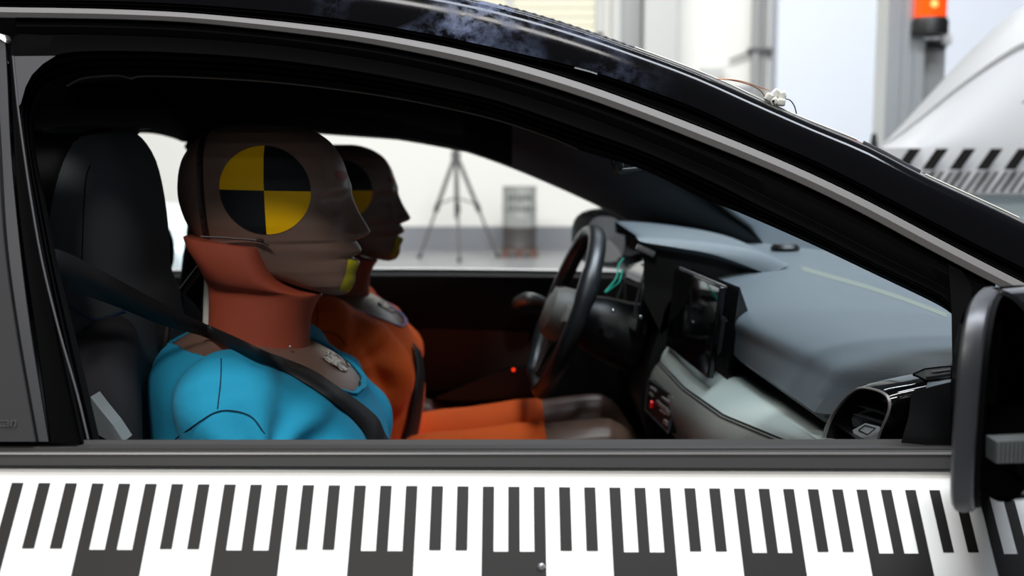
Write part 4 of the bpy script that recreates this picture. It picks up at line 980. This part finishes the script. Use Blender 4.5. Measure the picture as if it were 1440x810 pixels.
# ------------------------------------------------------------------ seats
def seat(dx, dy, light):
    o = Vector((dx, dy, 0)); Yc = 1.54
    def sl(z, xb, xf, hw, e=3.0):
        out = []; xm = (xb+xf)/2; hx = (xf-xb)/2
        for k in range(40):
            a = 2*math.pi*k/40; ca, sa = math.cos(a), math.sin(a)
            out.append(Vector((xm+hx*math.copysign(abs(ca)**(2/e), ca), Yc+hw*math.copysign(abs(sa)**(2/e), sa), z))+o)
        return out
    def X(px): return (px-720)/FOC*1.56
    # front shell of the backrest with the headrest (one upholstered piece)
    lv = [(1.298, -.575, -.55, .03), (1.294, -.60, -.525, .075), (1.282, -.615, -.506, .1), (1.25, -.628, -.489, .118), (1.2, -.64, -.480, .128), (1.14, -.648, -.476, .134), (1.1, -.652, -.476, .14), (1.07, -.655, -.468, .155), (1.03, -.655, -.465, .17), (.98, -.66, -.46, .2), (.9, -.665, -.45, .225), (.8, -.65, -.435, .235), (.7, -.62, -.41, .24), (.62, -.58, -.38, .24), (.56, -.55, -.35, .235), (.54, -.54, -.36, .21)]
    rows = [sl(*l_) for l_ in lv]
    # smooth the stack in z
    cols = list(zip(*rows)); cols = [cr(c, 3) for c in cols]; rows = list(zip(*cols))
    b = MB().grid([list(r) for r in rows], cv=True, caps=True).build('seat', 'seat_grey', car, label='grey cloth seat under the ' + ('near' if dx == 0 and dy == 0 else 'far') + ' dummy')
    shell = [sl(z-.004, xb-(.035 if dy == 0 else .0), xb+(.092 if z > 1.05 else .06), hw*1.02+.005, 5) for z, xb, xf, hw in lv]
    cols = [cr(c, 3) for c in zip(*shell)]; MB().grid([list(r) for r in zip(*cols)], cv=True, caps=True).build('seat_back_shell', 'seat_black', b)
    # bolsters
    for s in (-1, 1):
        pts = [Vector((-.51, Yc+s*.11, 1.04)), Vector((-.50, Yc+s*.17, .98)), Vector((-.49, Yc+s*.2, .88)), Vector((-.47, Yc+s*.21, .75)), Vector((-.43, Yc+s*.21, .62))]
        MB().tube([p+o for p in cr(pts, 5)], [.025+.025*math.sin(math.pi*min(1, (k+3)/20)) for k in range(21)], 14).build('backrest_bolster', 'seat_dark', b)
    cu_ = []
    for x, z, h in ((-.46, .54, .08), (-.3, .55, .1), (-.1, .565, .11), (.05, .575, .11), (.1, .565, .09), (.115, .54, .05)):
        cu_.append([Vector((x, Yc+.25*math.copysign(abs(math.cos(2*math.pi*k/32))**.7, math.cos(2*math.pi*k/32)), z-h/2+h/2*math.copysign(abs(math.sin(2*math.pi*k/32))**.7, math.sin(2*math.pi*k/32))+.02*abs(math.cos(2*math.pi*k/32))))+o for k in range(32)])
    MB().grid(cu_, cv=True, caps=True).build('seat_cushion', 'seat_grey', b)
    MB().box(Vector((-.2, Yc, .35))+o, (.5, .42, .22), bev=.03).build('seat_base', 'seat_black', b)
    return b
s1 = seat(0, 0, True)
s2 = seat(.035, .74, False)
sbv = bvh_of(s1.data)
# seams and piping on the near seat
seam = [hit(sbv, x, y, .0006) for x, y in ((127, 232), (121, 250), (118, 290), (116, 340), (115, 372))]
if all(seam): MB().tube(cr(seam, 5), .0007, 6).build('seam', 'seat_black', s1)
pip = [hit(sbv, x, y, .001) for x, y in ((98, 430), (112, 440), (130, 449), (150, 447), (175, 437))]
if all(pip): MB().tube(cr(pip, 5), .0016, 6).build('piping', 'seat_blue', s1, label='dark blue piping')
sv = [(127, 558), (140, 575), (158, 597), (174, 621), (160, 624), (139, 612), (132, 590)]
MB().add([P(x, y, 1.28) for x, y in sv]+[P(x, y, 1.28)+Vector((.0, .03, 0)) for x, y in sv], [tuple(range(7))]+[(i, (i+1) % 7, 7+(i+1) % 7, 7+i) for i in range(7)]).build('side_bolster_panel', 'seat_light', s1, smooth=False, label='pale grey side panel of the seat')
# rear bench headrests and backrest
rb = []
for z, x, hx in ((.5, -1.28, .1), (.75, -1.33, .1), (.93, -1.37, .09), (.99, -1.38, .07), (1.0, -1.38, .03)):
    rb.append([Vector((x+hx*math.copysign(abs(math.cos(t))**.6, math.cos(t)), 1.89+.66*math.copysign(abs(math.sin(t))**.3, math.sin(t)), z)) for t in [2*math.pi*k/40 for k in range(40)]])
rbo = MB().grid(rb, cv=True, caps=True).build('rear_bench', 'seat_black', car)
for y, zt in ((2.35, 1.12), (1.5, 1.1)):
    MB().grid([rrect(y, zt-.06, .12*a, .08*a, -1.42+dx, e=2.6) for dx, a in ((0, .5), (.01, .9), (.04, 1), (.07, .9), (.08, .5))], cv=True, caps=True).build('rear_headrest', 'seat_black', rbo)
hr2 = MB().ball(P(229, 352, 2.32), (.022, .03, .055), 16).tube([P(229, 372, 2.32), P(236, 396, 2.32)], .012).build('belt_height_adjuster', 'seat_black', car)

# ================================================================== THE DUMMIES (canonical = near one, centred on Y 1.54)
DY = 1.54
def Q(px, py): v = P(px, py, DY); return v.x, v.z
def prof_fn(lst):  # list of px points -> function z -> x
    pts = [Q(*p) for p in smooth2(lst, 6)]; pts.sort(key=lambda t: t[1])
    zs = [(z, x) for x, z in pts]
    return lambda z: at_x(zs, z)
FRONT = [(372, 172.0), (400, 173), (425, 178), (446, 187), (463, 199), (474, 213), (482, 228), (487, 243), (490, 256), (491, 266), (490, 275), (490, 290), (491, 305), (492, 320), (493, 332), (495, 340), (497, 350), (494, 362), (496, 372), (497, 385), (498, 395), (496, 404), (490, 411), (480, 414)]
BACK = [(352, 172.0), (330, 174), (305, 181), (285, 191), (270, 206), (260, 222), (255, 238), (253, 255), (253, 272), (256, 288), (262, 306), (271, 323), (282, 340), (296, 355), (320, 370), (352, 382), (390, 392), (425, 403), (455, 411), (472, 414)]
fF, fB = prof_fn(FRONT), prof_fn(BACK)
MID = [(487, 243), (491, 252), (494, 262), (494.5, 270), (496, 277), (501, 289), (506, 300), (512, 310), (518, 320), (520.5, 326), (517, 331), (507, 335), (500, 338), (503, 342), (507, 348), (508, 354), (502, 358.5), (495, 362), (503, 365), (506, 370), (503, 378), (500, 385), (500, 393), (498, 401)]
fM = prof_fn([p for p in MID]) ; zM0, zM1 = Q(500, 401)[1], Q(487, 243)[1]
zlip0, zlip1 = Q(500, 400)[1], Q(500, 340)[1]; znb = Q(500, 336)[1]; zeye = Q(485, 284)[1]; znt = Q(519, 328)[1]
ztop, zbot = Q(365, 172.5)[1], Q(476, 413.8)[1]
def halfw(z):
    t = (z-zbot)/(ztop-zbot)
    pts = [(0, .012), (.02, .022), (.06, .033), (.15, .046), (.28, .059), (.42, .069), (.55, .0745), (.68, .077), (.8, .0735), (.88, .064), (.94, .049), (.98, .030), (1, .008)]
    return at_x(pts, t)
def head_parts():
    rows = []; NZ, NA = 190, 144
    for i in range(NZ+1):
        u = i/NZ; z = zbot+(ztop-zbot)*(.5-.5*math.cos(math.pi*u))*.999
        xf, xb = fF(z), fB(z); hw = halfw(z); xm = xb+(xf-xb)*.47; row = []
        e = 2.25
        if z < znb: xm = xb+(xf-xb)*.4
        for k in range(NA):
            a = 2*math.pi*k/NA; 
            # denser around the face midline
            a = a-.55*math.sin(a)*.9
            ca, sa = math.cos(a), math.sin(a)
            hx = (xf-xm) if ca > 0 else (xm-xb)
            x = xm+hx*math.copysign(abs(ca)**(2/e), ca); y = hw*math.copysign(abs(sa)**(2/e), sa)
            if ca > 0 and zM0 < z < zM1:
                d = fM(z)-xf
                if z > znb:   # nose
                    s = .0085+.0095*max(0, min(1, (zM1-z)/(zM1-znt)))**1.5
                    x += d*math.exp(-(abs(y)/s)**2.6)
                else:
                    x += d*math.exp(-(abs(y)/.024)**2.4)
            if ca > 0:
                g = math.exp(-((abs(y)-.034)/.0165)**2-((z-zeye)/.0125)**2); x -= .013*g
                g = math.exp(-((abs(y)-.033)/.011)**2-((z-zeye+.001)/.0075)**2); x += .0055*g
                g = math.exp(-((abs(y)-.045)/.018)**2-((z-zeye+.030)/.014)**2); x += .003*g
                g = math.exp(-((abs(y)-.032)/.02)**2-((z-zeye-.018)/.007)**2); x += .0028*g
                g = math.exp(-((abs(y)-.019)/.006)**2-((z-znt+.002)/.007)**2); x += .006*g
            row.append(Vector((x, DY+y, z)))
        rows.append(row)
    m = MB().grid(rows, cv=True, caps=True)
    me = bpy.data.meshes.new('h'); me.from_pydata([tuple(v) for v in m.v], [], m.f)
    bm = bmesh.new(); bm.from_mesh(me); bmesh.ops.recalc_face_normals(bm, faces=bm.faces)
    bmesh.ops.smooth_vert(bm, verts=bm.verts, factor=.5, use_axis_x=True, use_axis_y=True, use_axis_z=True)
    s0, s1_ = Q(296, 185), Q(304, 335)
    d = Vector((s1_[0]-s0[0], 0, s1_[1]-s0[1])).normalized(); n = Vector((-d.z, 0, d.x))
    if n.x < 0: n = -n
    pA = Vector((s0[0], DY, s0[1])); 
    for off in (-.0052, .0052): bmesh.ops.bisect_plane(bm, geom=bm.verts[:]+bm.edges[:]+bm.faces[:], plane_co=pA+n*off, plane_no=n)
    bm.normal_update()
    out = {}
    for key, test in (('head', lambda s: s > .0052), ('seam', lambda s: abs(s) <= .0052), ('cap', lambda s: s < -.0052)):
        b2 = bm.copy(); kill = [f for f in b2.faces if not test((f.calc_center_median()-pA).dot(n))]
        bmesh.ops.delete(b2, geom=kill, context='FACES')
        if key == 'seam':
            for v in b2.verts:
                s = (v.co-pA).dot(n)
                if abs(s) < .0045: v.co -= v.normal*.003
        mm = bpy.data.meshes.new(key); b2.to_mesh(mm); b2.free(); out[key] = mm
    full = bpy.data.meshes.new('full'); bm.to_mesh(full); bm.free()
    return out, full
HEAD, HFULL = head_parts(); HB = bvh_of(HFULL)
def decal(mb, pts_fn, rings, m_of, push=.0007):
    pass
def proj_head(x, z):
    h = HB.ray_cast(Vector((x, DY-.3, z)), Vector((0, 1, 0))); 
    if not h[0]: return None
    return h[0]+h[1]*(.0008 if h[1].y < 0 else -.0008)
def marker_mesh():
    c = P(371.5, 268, DY-.074); R_ = .0562; rot = -math.radians(1.5); m = MB()
    for q in range(4):
        rows = []
        for i in range(13):
            r = R_*i/12; row = []
            for k in range(17):
                a = q*math.pi/2+k*math.pi/32
                dx, dz = max(r, 1e-4)*math.cos(a), max(r, 1e-4)*math.sin(a)
                p = proj_head(c.x+dx*1.01, c.z+dz+dx*rot*(1 if True else 0)); row.append(p)
            rows.append(row)
        m.grid(rows, m=0 if q in (0, 2) else 1)
    return m
def patch_mesh(poly):   # projected polygon in photo pixels measured on the head side
    zs = [p[1] for p in poly]; m = MB(); y0, y1 = min(zs), max(zs); N_ = 14; rows = []
    for i in range(N_+1):
        y = y0+.3+(y1-y0-.6)*i/N_; xs_ = []
        for (a, b) in zip(poly, poly[1:]+poly[:1]):
            if (a[1]-y)*(b[1]-y) < 0: xs_.append(a[0]+(b[0]-a[0])*(y-a[1])/(b[1]-a[1]))
        if len(xs_) < 2: continue
        row = []
        for k in range(13):
            px = min(xs_)+(max(xs_)-min(xs_))*k/12
            a_, dy, dz = ray(px, y); d_ = Vector((a_, dy, dz)).normalized(); h = HB.ray_cast(Vector((0, 0, CAMZ)), d_)
            row.append(h[0]-d_*.0012 if h[0] else None)
        last = None
        row2 = []
        for p in row:
            if p is None: p = last
            last = p; row2.append(p)
        if None in row2: continue
        rows.append(row2)
    return m.grid(rows)
def sole(pts, n=48, e=2.4):  # slice from back point to front point with half-width
    (xb, zb_), (xf, zf), hw = pts
    out = []
    for k in range(n):
        a = 2*math.pi*k/n; ca, sa = math.cos(a), math.sin(a)
        u = .5+.5*math.copysign(abs(ca)**(2/e), ca)
        out.append(Vector((xb+(xf-xb)*u, DY+hw*math.copysign(abs(sa)**(2/e), sa), zb_+(zf-zb_)*u)))
    return out
def stack(lst, e=2.4, per=4, n=48, es=None):
    rows = [sole((Q(*a), Q(*b), h), n, (es[i] if es else e)) for i, (a, b, h) in enumerate(lst)]
    cols = [cr(c, per) for c in zip(*rows)]
    return [list(r) for r in zip(*cols)]
NECK = [((272, 328), (379, 344), .0775), ((277, 345), (386, 368), .077), ((288, 366), (399, 391), .074), ((293, 386), (424, 405), .068), ((295, 402), (452, 412), .058), ((296, 420), (445, 425), .057), ((296, 445), (437, 446), .058), ((294, 470), (435, 470), .059), ((288, 482), (435, 492), .060), ((296, 488), (430, 497), .055)]
TOR = [((283, 462), (440, 486), .064), ((262, 470), (462, 500), .095), ((246, 482), (484, 520), .135), ((236, 500), (505, 545), .165), ((228, 530), (522, 575), .178), ((224, 570), (534, 608), .180), ((224, 620), (543, 645), .176), ((228, 690), (545, 700), .168), ((240, 770), (535, 775), .162), ((250, 850), (530, 850), .172), ((262, 920), (520, 915), .18), ((300, 960), (490, 950), .15)]
SH = Vector((-.345, .168, .952)); EL = Vector((-.255, .225, .735)); WR = Vector((-.045, .19, .655))
HIP = Vector((-.33, .09, .62)); KN = Vector((.19, .11, .715)); AN = Vector((.44, .11, .36))
def limb(mb, s, pts, rad, infl=0, n=20):
    p = [Vector((q.x, DY+s*q.y, q.z)) for q in pts]
    c = cr(p, 5); r = [v.x for v in cr([Vector((a, 0, 0)) for a in rad], 5)]
    mb.tube(c, [k+infl for k in r], n)
def make_dummy(off, shirt, lab, arm_blk, far):
    root_loc = Vector((-.33, DY, .52))+off
    t = thing('crash_test_dummy', root_loc, lab, 'crash test dummy', None)
    def fin(o_):  # geometry is canonical: shift to this dummy
        return o_
    class Rt: pass
    ROOTLOC[t.name] = Vector((-.33, DY, .52))   # children meshes are canonical
    # body : one continuous surface
    b = MB()
    b.grid(stack(TOR), cv=True, caps=True)
    for s in (-1, 1):
        limb(b, s, [Vector((-.34, .12, .958)), SH, SH.lerp(EL, .5), EL], [.05, .054, .048, .039])
        limb(b, s, [SH.lerp(EL, .93), EL, EL.lerp(WR, .45), WR], [.036, .040, .037, .026])
        limb(b, s, [HIP+Vector((-.03, 0, 0)), HIP, HIP.lerp(KN, .5), KN+Vector((-.02, 0, 0)), KN], [.08, .088, .078, .062, .056])
        limb(b, s, [KN, KN.lerp(AN, .35), KN.lerp(AN, .8), AN], [.058, .056, .042, .036])
        b.ball(Vector((KN.x, DY+s*KN.y, KN.z)), (.06, .056, .06), 20)
        # shoe-shaped foot
        limb(b, s, [AN+Vector((-.05, 0, -.06)), AN+Vector((.02, 0, -.055)), AN+Vector((.12, .01, -.045)), AN+Vector((.17, .01, -.04))], [.03, .04, .035, .02])
        # hand: palm and five fingers lying over the thigh
        wv = Vector((WR.x, DY+s*WR.y, WR.z)); d = Vector((.93, -s*.12, -.02)).normalized(); side = Vector((0, s, 0)); 
        b.tube([wv-d*.01, wv+d*.03, wv+d*.07, wv+d*.085], [.024, .033, .036, .03], 14)
        for k, (sp, ln) in enumerate(((-.027, .068), (-.009, .078), (.009, .073), (.026, .058))):
            p0 = wv+d*.075+side*sp; p1 = p0+d*ln*.45+side*sp*.15; p2 = p1+d*ln*.3+Vector((0, 0, -.014)); p3 = p2+d*ln*.2+Vector((0, 0, -.018))
            b.tube([p0-d*.02, p0, p1, p2, p3], [.0095, .0095, .009, .0085, .007], 10)
        p0 = wv+d*.025-side*.022; b.tube([p0, p0+d*.03-side*.022, p0+d*.058-side*.03+Vector((0, 0, -.01)), p0+d*.078-side*.03+Vector((0, 0, -.018))], [.014, .012, .0105, .008], 10)
    bme = remeshed(b, .0042, 4)
    obj_from_mesh('body', bme, 'skin_brown', t)
    bbv = bvh_of(bme)
    # head
    hd = obj_from_mesh('head', HEAD['head'].copy(), 'skin_brown', t)
    obj_from_mesh('skull_cap', HEAD['cap'].copy(), 'skin_brown', t)
    obj_from_mesh('head_seam', HEAD['seam'].copy(), 'skin_seam', t, label='dark seam strip')
    mk = marker_mesh().build('target_marker', ['marker_black', 'yellow'], hd, smooth=False, label='round black and yellow target marker')
    patch_mesh([(496, 364), (507, 366), (505, 374), (500, 386), (499, 398), (495, 409), (488, 413), (476, 412), (480, 400), (486, 386), (488, 372), (490, 364)]).build('chin_paint', 'chin_paint', hd, label='yellow-green paint patch on the chin')
    patch_mesh([(470, 243), (478, 239), (488, 242), (489, 249), (484, 256), (480, 254), (473, 249)]).build('brow_paint', 'red_paint', hd, label='smudged red paint on the brow')
    # neck shield
    n_ = MB().grid(stack(NECK, es=[5, 4.6, 4, 3, 2.4, 2.3, 2.3, 2.3, 2.3, 2.3]), cv=True, caps=True)
    ns = n_.build('neck_shield', 'neck_salmon', t, label='salmon pink rubber neck shield')
    MB().tube(cr([P(x, y, DY-.069) for x, y in ((282, 333), (310, 334), (330, 335.5), (352, 337), (370, 340), (378, 345))], 4), .0016, 6).ball(P(366, 338, DY-.071), (.005, .003, .0025), 10).build('neck_shield_edge', 'skin_seam', ns)
    MB().ball(P(408, 488, DY-.061), (.0022, .0015, .0022), 10).build('rivet', 'satin', ns)
    # shirt
    s_ = MB(); s_.grid(stack([(a, b_, h+.011) if i else (a, b_, h) for i, (a, b_, h) in enumerate([((x0-5, y0-2 if i < 3 else y0), (x1+5, y1-3 if i < 3 else y1), h) for i, ((x0, y0), (x1, y1), h) in enumerate(TOR)])]), cv=True, caps=True)
    for s in (-1, 1):
        limb(s_, s, [Vector((-.34, .11, .962)), SH+Vector((0, .0, .003)), SH.lerp(EL, .35)+Vector((0, .006, 0)), SH.lerp(EL, .72)+Vector((0, .01, 0))], [.056, .066, .068, .066], .0)
        s_.ball(Vector((-.315, DY+s*.125, .922)), (.10, .088, .07), 24); s_.ball(Vector((-.25, DY+s*.12, .86)), (.075, .075, .09), 24)
    sme = remeshed(s_, .005, 14)
    # neckline cut and hem cut, then fold noise
    bm = bmesh.new(); bm.from_mesh(sme)
    a0, a1 = Q(228, 456), Q(505, 535)
    sl = (a1[1]-a0[1])/(a1[0]-a0[0])
    def above(v):
        zl = a0[1]+sl*(v.x-a0[0]); return v.z-(zl + .0)
    cN = Q(372, 470); 
    kill = []
    for f in bm.faces:
        c = f.calc_center_median(); r = math.hypot((c.x-(-.325))/.132, (c.y-DY)/.120)
        if r < 1 and c.z > .95: kill.append(f)
    bmesh.ops.delete(bm, geom=kill, context='FACES')
    if True:
        for v in bm.verts:
            p = v.co; s = -1 if p.y < DY else 1
            ff = 0
            # folds radiating from the armpit
            ap = Vector((-.285, DY+s*.185, .90)); q = p-ap; r = q.length; an = math.atan2(q.z, q.x)
            if r < .25: ff += .0038*math.sin(an*7+1.3+r*14)*math.exp(-((r-.07)/.07)**2)
            ff += .004*noise.noise(Vector((p.x*7, p.y*7, p.z*16)))+.0028*noise.noise(Vector((p.x*22, p.y*14, p.z*9+4)))
            v.co = p+v.normal*ff
        # let the neckline edge sit down
        for v in bm.verts:
            if v.is_boundary and v.co.z > .93: v.co.z -= .001
    bmesh.ops.smooth_vert(bm, verts=[v for v in bm.verts if v.is_boundary], factor=.5, use_axis_x=True, use_axis_y=True, use_axis_z=True)
    bnd = [v.co.copy() for v in bm.verts if v.is_boundary]
    bm.to_mesh(sme); bm.free()
    so = obj_from_mesh('shirt', sme, shirt, t)
    md = so.modifiers.new('thickness', 'SOLIDIFY'); md.thickness = .0016; md.offset = -1
    sbv2 = bvh_of(sme)
    # collar band following the neckline
    if bnd:
        bnd.sort(key=lambda v: math.atan2(v.y-DY, v.x+.325)); pts = []
        for k in range(60):
            a = -math.pi+2*math.pi*k/60
            near_ = [v for v in bnd if abs((math.atan2(v.y-DY, v.x+.325)-a+math.pi) % (2*math.pi)-math.pi) < .12]
            if near_: pts.append(sum(near_, Vector())/len(near_))
        m2 = MB(); nP = len(pts)
        rows = []
        for i, p in enumerate(pts):
            tg = (pts[(i+1) % nP]-pts[i-1]).normalized(); out = (p-Vector((-.325, DY, p.z))).normalized()
            up = Vector((0, 0, 1)); rows.append([p+(out*math.cos(b_*math.pi/4)*.0035+up*math.sin(b_*math.pi/4)*.0022) + out*.004-up*.002 for b_ in range(8)])
        m2.grid(rows, cu=True, cv=True).build('collar', shirt if not far else 'collar_lilac', so)
    # shoulder and sleeve seams
    def cast(px, py, s, push=.0008):   # where the seam lies on the sleeve, mirrored for the other arm
        d = Vector(ray(px, py)).normalized(); h = sbv2.ray_cast(Vector((0, 0, CAMZ)), d)
        if not h[0]: return None
        if s < 0: return h[0]-d*push
        h2 = sbv2.find_nearest(Vector((h[0].x, 2*DY-h[0].y, h[0].z))); return h2[0]+h2[1]*push*(1 if h2[1].y > 0 else -1)
    for s in (-1, 1):
        a_ = [cast(x, y, s) for x, y in ((222, 646), (242, 622), (262, 606), (282, 592), (300, 581), (318, 577), (340, 580), (356, 588), (368, 604), (380, 625), (386, 645))]
        if all(a_): MB().tube(cr(a_, 4), .0009, 6).build('sleeve_seam', 'seam_orange' if far else 'seam_blue', so)
        b_ = [cast(x, y, s) for x, y in ((311, 504), (311, 520), (310, 538), (308, 556), (306, 574))]
        if all(b_): MB().tube(cr(b_, 4), .0008, 6).build('shoulder_seam', 'seam_orange' if far else 'seam_blue', so)
    if far:
        # shorts legs
        for s in (-1, 1):
            sh = MB(); a = HIP; kx = .075
            rows = []
            for k in range(9):
                f = k/8; c = HIP.lerp(KN, f*.80); c = Vector((c.x, DY+s*c.y, c.z)); r_ = .100-.024*f
                dd = (KN-HIP).normalized(); upv = Vector((-dd.z, 0, dd.x))
                rows.append([c+Vector((0, 1, 0))*r_*math.cos(q*math.pi/14)+upv*(r_*math.sin(q*math.pi/14))*(1+.02*math.sin(k*2.1+q)) for q in range(28)])
            rows.append([v.lerp(sum(rows[-1], Vector())/28, .12) for v in rows[-1]])
            MB().grid(rows, cv=True).build('shorts_leg', shirt, t)
    # shine of wrinkled brown plastic at the collar bone, painted pale
    def top(x, y):
        h = bbv.ray_cast(Vector((x, y, 1.3)), Vector((0, 0, -1))); return h[0]
    fo_ = MB(); f0 = bbv.ray_cast(Vector((0, 0, CAMZ)), Vector(ray(472, 512)).normalized())[0]
    if f0:
        r5 = []
        for i in range(7):
            rw = []
            for j in range(6):
                px, py = 459+i*5, 503+i*2.3+j*3.2
                uu, vv = i/3-1, j/2.5-1; px = 474+uu*math.sqrt(1-vv*vv*.5)*20; py = 511+vv*math.sqrt(1-uu*uu*.5)*8.5+uu*7.5
                h = bbv.ray_cast(Vector((0, 0, CAMZ)), Vector(ray(px, py)).normalized())[0]
                if h is None: h = f0
                rw.append(h+Vector((0, -.0012, .001+.004*random.random())))
            r5.append(rw)
        fo_.grid(r5).build('wrinkle_shine_patch', 'wrinkle_shine', t, smooth=False, label='shine of wrinkled brown plastic at the neckline, painted pale')
    # finish: place
    for ch in t.children: pass
    t.location = root_loc
    return t, sbv2, bbv
D1, S1b, B1b = make_dummy(Vector((0, 0, 0)), 'shirt_blue', 'near crash test dummy in a cyan shirt with black and yellow target on its head', 1, False)
OFF = P(577, 306, 2.28)-P(520, 325, 1.54)
OFF.y = .74
D2, S2b, B2b = make_dummy(OFF, 'shirt_orange', 'far crash test dummy in an orange shirt seated behind the steering wheel', 2, True)

# ------------------------------------------------------------------ seat belts
def strap(pts, widthdir, wdt, name, m, parent, thick=.0015, label=None):
    rows = []
    for i, (p, wd) in enumerate(zip(pts, widthdir)):
        tg = (pts[min(i+1, len(pts)-1)]-pts[max(i-1, 0)]).normalized(); w_ = (wd-tg*wd.dot(tg)).normalized()*wdt/2; n = tg.cross(w_).normalized()*thick/2
        rows.append([p-w_+n, p+w_+n, p+w_-n, p-w_-n])
    return MB().grid(rows, cv=True, caps=True).build(name, m, parent, smooth=False, label=label)
# near belt: pillar -> shoulder -> chest; upper and lower edges measured, casting the chest part on the shirt
ue = [(70, 348), (100, 358), (160, 390), (220, 422), (270, 447), (300, 460)]
le = [(84, 402), (105, 410), (165, 432), (225, 456), (270, 468), (296, 476)]
ye = [1.25, 1.27, 1.33, 1.39, 1.44, 1.465]
ups = [P(x, y, Y) for (x, y), Y in zip(ue, ye)]; los = [P(x, y, Y+.012) for (x, y), Y in zip(le, ye)]
cu1 = [(335, 478), (370, 495), (405, 507), (440, 522), (475, 545), (505, 566), (530, 588), (545, 608), (556, 640), (566, 680)]
cl1 = [(330, 492), (365, 509), (398, 522), (430, 540), (460, 560), (488, 582), (510, 605), (522, 630), (532, 660), (540, 700)]
def cst(x, y, off_=.004):
    best = None
    d = Vector(ray(x, y)).normalized(); o_ = Vector((0, 0, CAMZ))
    for bv in (S1b, B1b):
        h = bv.ray_cast(o_, d)
        if h[0] and (best is None or h[3] < best[1]): best = (h[0]-d*off_, h[3])
    return best[0] if best else None
for (x, y), (x2, y2) in zip(cu1, cl1):
    a, b = cst(x, y, .006), cst(x2, y2, .006)
    if a is None: a = (b + Vector((.02, .02, .02))) if b else None
    if a is not None and b is not None and (a-b).length < .09:
        ups.append(a); los.append(b)
    elif b is not None: ups.append(b+(ups[-1]-los[-1])); los.append(b)
U, L_ = cr(ups, 5), cr(los, 5)
MB().grid([U, L_]).build('seat_belt', 'belt_web', car, label='black belt across the near dummy')
so = [o_ for o_ in car.children if o_.name.startswith('seat_belt')][0]
md = so.modifiers.new('thickness', 'SOLIDIFY'); md.thickness = .0016
# far belt across the orange shirt
def cst2(x, y, off_=.004):
    d = Vector(ray(x, y)).normalized(); o_ = Vector((0, 0, CAMZ))-OFF
    h = S2b.ray_cast(o_, d); return (h[0]-d*off_+OFF) if h[0] else None
cen = [(582, 490), (587, 520), (585, 550), (581, 580), (575, 608), (567, 636), (557, 665)]
bp_ = []
for k, (x, y) in enumerate(cen):
    g = P(x, y, 2.23)-OFF
    d_ = Vector(ray(x, y)).normalized(); h = S2b.ray_cast(Vector((0, 0, CAMZ))-OFF, d_)
    if h[0] is None: h = S2b.find_nearest(g)
    if h[1].dot(d_) > 0: h = (h[0], -h[1])
    bp_.append((h[0]+h[1]*(.004 if (g-h[0]).dot(h[1]) > 0 or True else 0), h[1]))
cl_, cr_ = [], []
for k, (p, n) in enumerate(bp_):
    tg = (bp_[min(k+1, 6)][0]-bp_[max(k-1, 0)][0]).normalized(); sd = tg.cross(n).normalized()*.0235
    cl_.append(p+sd+OFF+n*.002); cr_.append(p-sd+OFF+n*.002)
fb = MB().grid([cr(cl_, 4), [a.lerp(b, .5)+n_[1]*.0 for a, b, n_ in zip(cr(cl_, 4), cr(cr_, 4), [bp_[0]]*99)], cr(cr_, 4)]).build('seat_belt', 'belt_web', car, label='black belt across the far dummy')
md = fb.modifiers.new('thickness', 'SOLIDIFY'); md.thickness = .0016
# thin dark strap behind the near dummy and a white cable behind its neck
MB().tube([P(288, 368, 1.75), P(262, 402, 1.72), P(232, 440, 1.66), P(190, 494, 1.56)], .006, 8).build('data_cable', 'cable_black', car)
MB().tube([P(294, 380, 1.60), P(292, 420, 1.60), P(291, 460, 1.59)], .006, 10).build('white_cable', 'nylon', D1, label='white cable behind the neck')
bpy.data.objects[-1] if False else None
MB().tube(cr([P(235, 458, 1.50), P(232, 480, 1.49), P(226, 510, 1.49), P(222, 540, 1.49)], 4), .005, 8).build('back_cable', 'cable_black', D1)

# ------------------------------------------------------------------ terminal block on the roof edge
def connector():
    Yk = edge(1090, 0).y; c = P(1091, 136, Yk-.004)
    t = thing('cable_connector', P(1091, 148, Yk), 'white nylon cable connector with thin wires lying on the black roof edge', 'connector')
    for k, (dx, dy) in enumerate(((-9, 1), (1, -5), (-2, 7), (9, -2), (8, 8))):
        q = P(1090+dx, 136+dy, Yk-.006+.004*(k % 2))
        MB().box(q, (.0085, .009, .0095), Matrix.Rotation(.5+.3*k, 3, 'Y'), bev=.002).build('terminal', 'nylon', t)
    MB().lathe([(.001, 0), (.0013, 0), (.0013, .004), (.001, .004)], P(1088, 142, Yk-.014), 10, axis='y').build('screw_hole', 'cable_black', t)
    MB().tube(cr([P(1076, 137, Yk), P(1070, 128, Yk), P(1056, 120, Yk), P(1035, 114, Yk), P(1012, 110, Yk+.004)], 5), .0007, 6).build('wire', 'copper', t, label='copper wire')
    MB().tube(cr([P(1082, 127, Yk), P(1066, 122, Yk), P(1050, 116, Yk), P(1030, 112, Yk), P(1008, 111, Yk+.004)], 5), .0006, 6).build('wire', 'copper', t)
    MB().tube(cr([P(1104, 139, Yk), P(1111, 141, Yk), P(1117, 149, Yk), P(1120, 160, Yk+.002)], 5), .0007, 6).build('wire', 'cable_black', t, label='dark looped wire')
connector()
for a_ in [o_ for o_ in bpy.data.objects if o_.type == 'MESH' and o_.parent is None]:
    if 'label' not in a_ and 'kind' not in a_: print('UNLABELLED', a_.name)
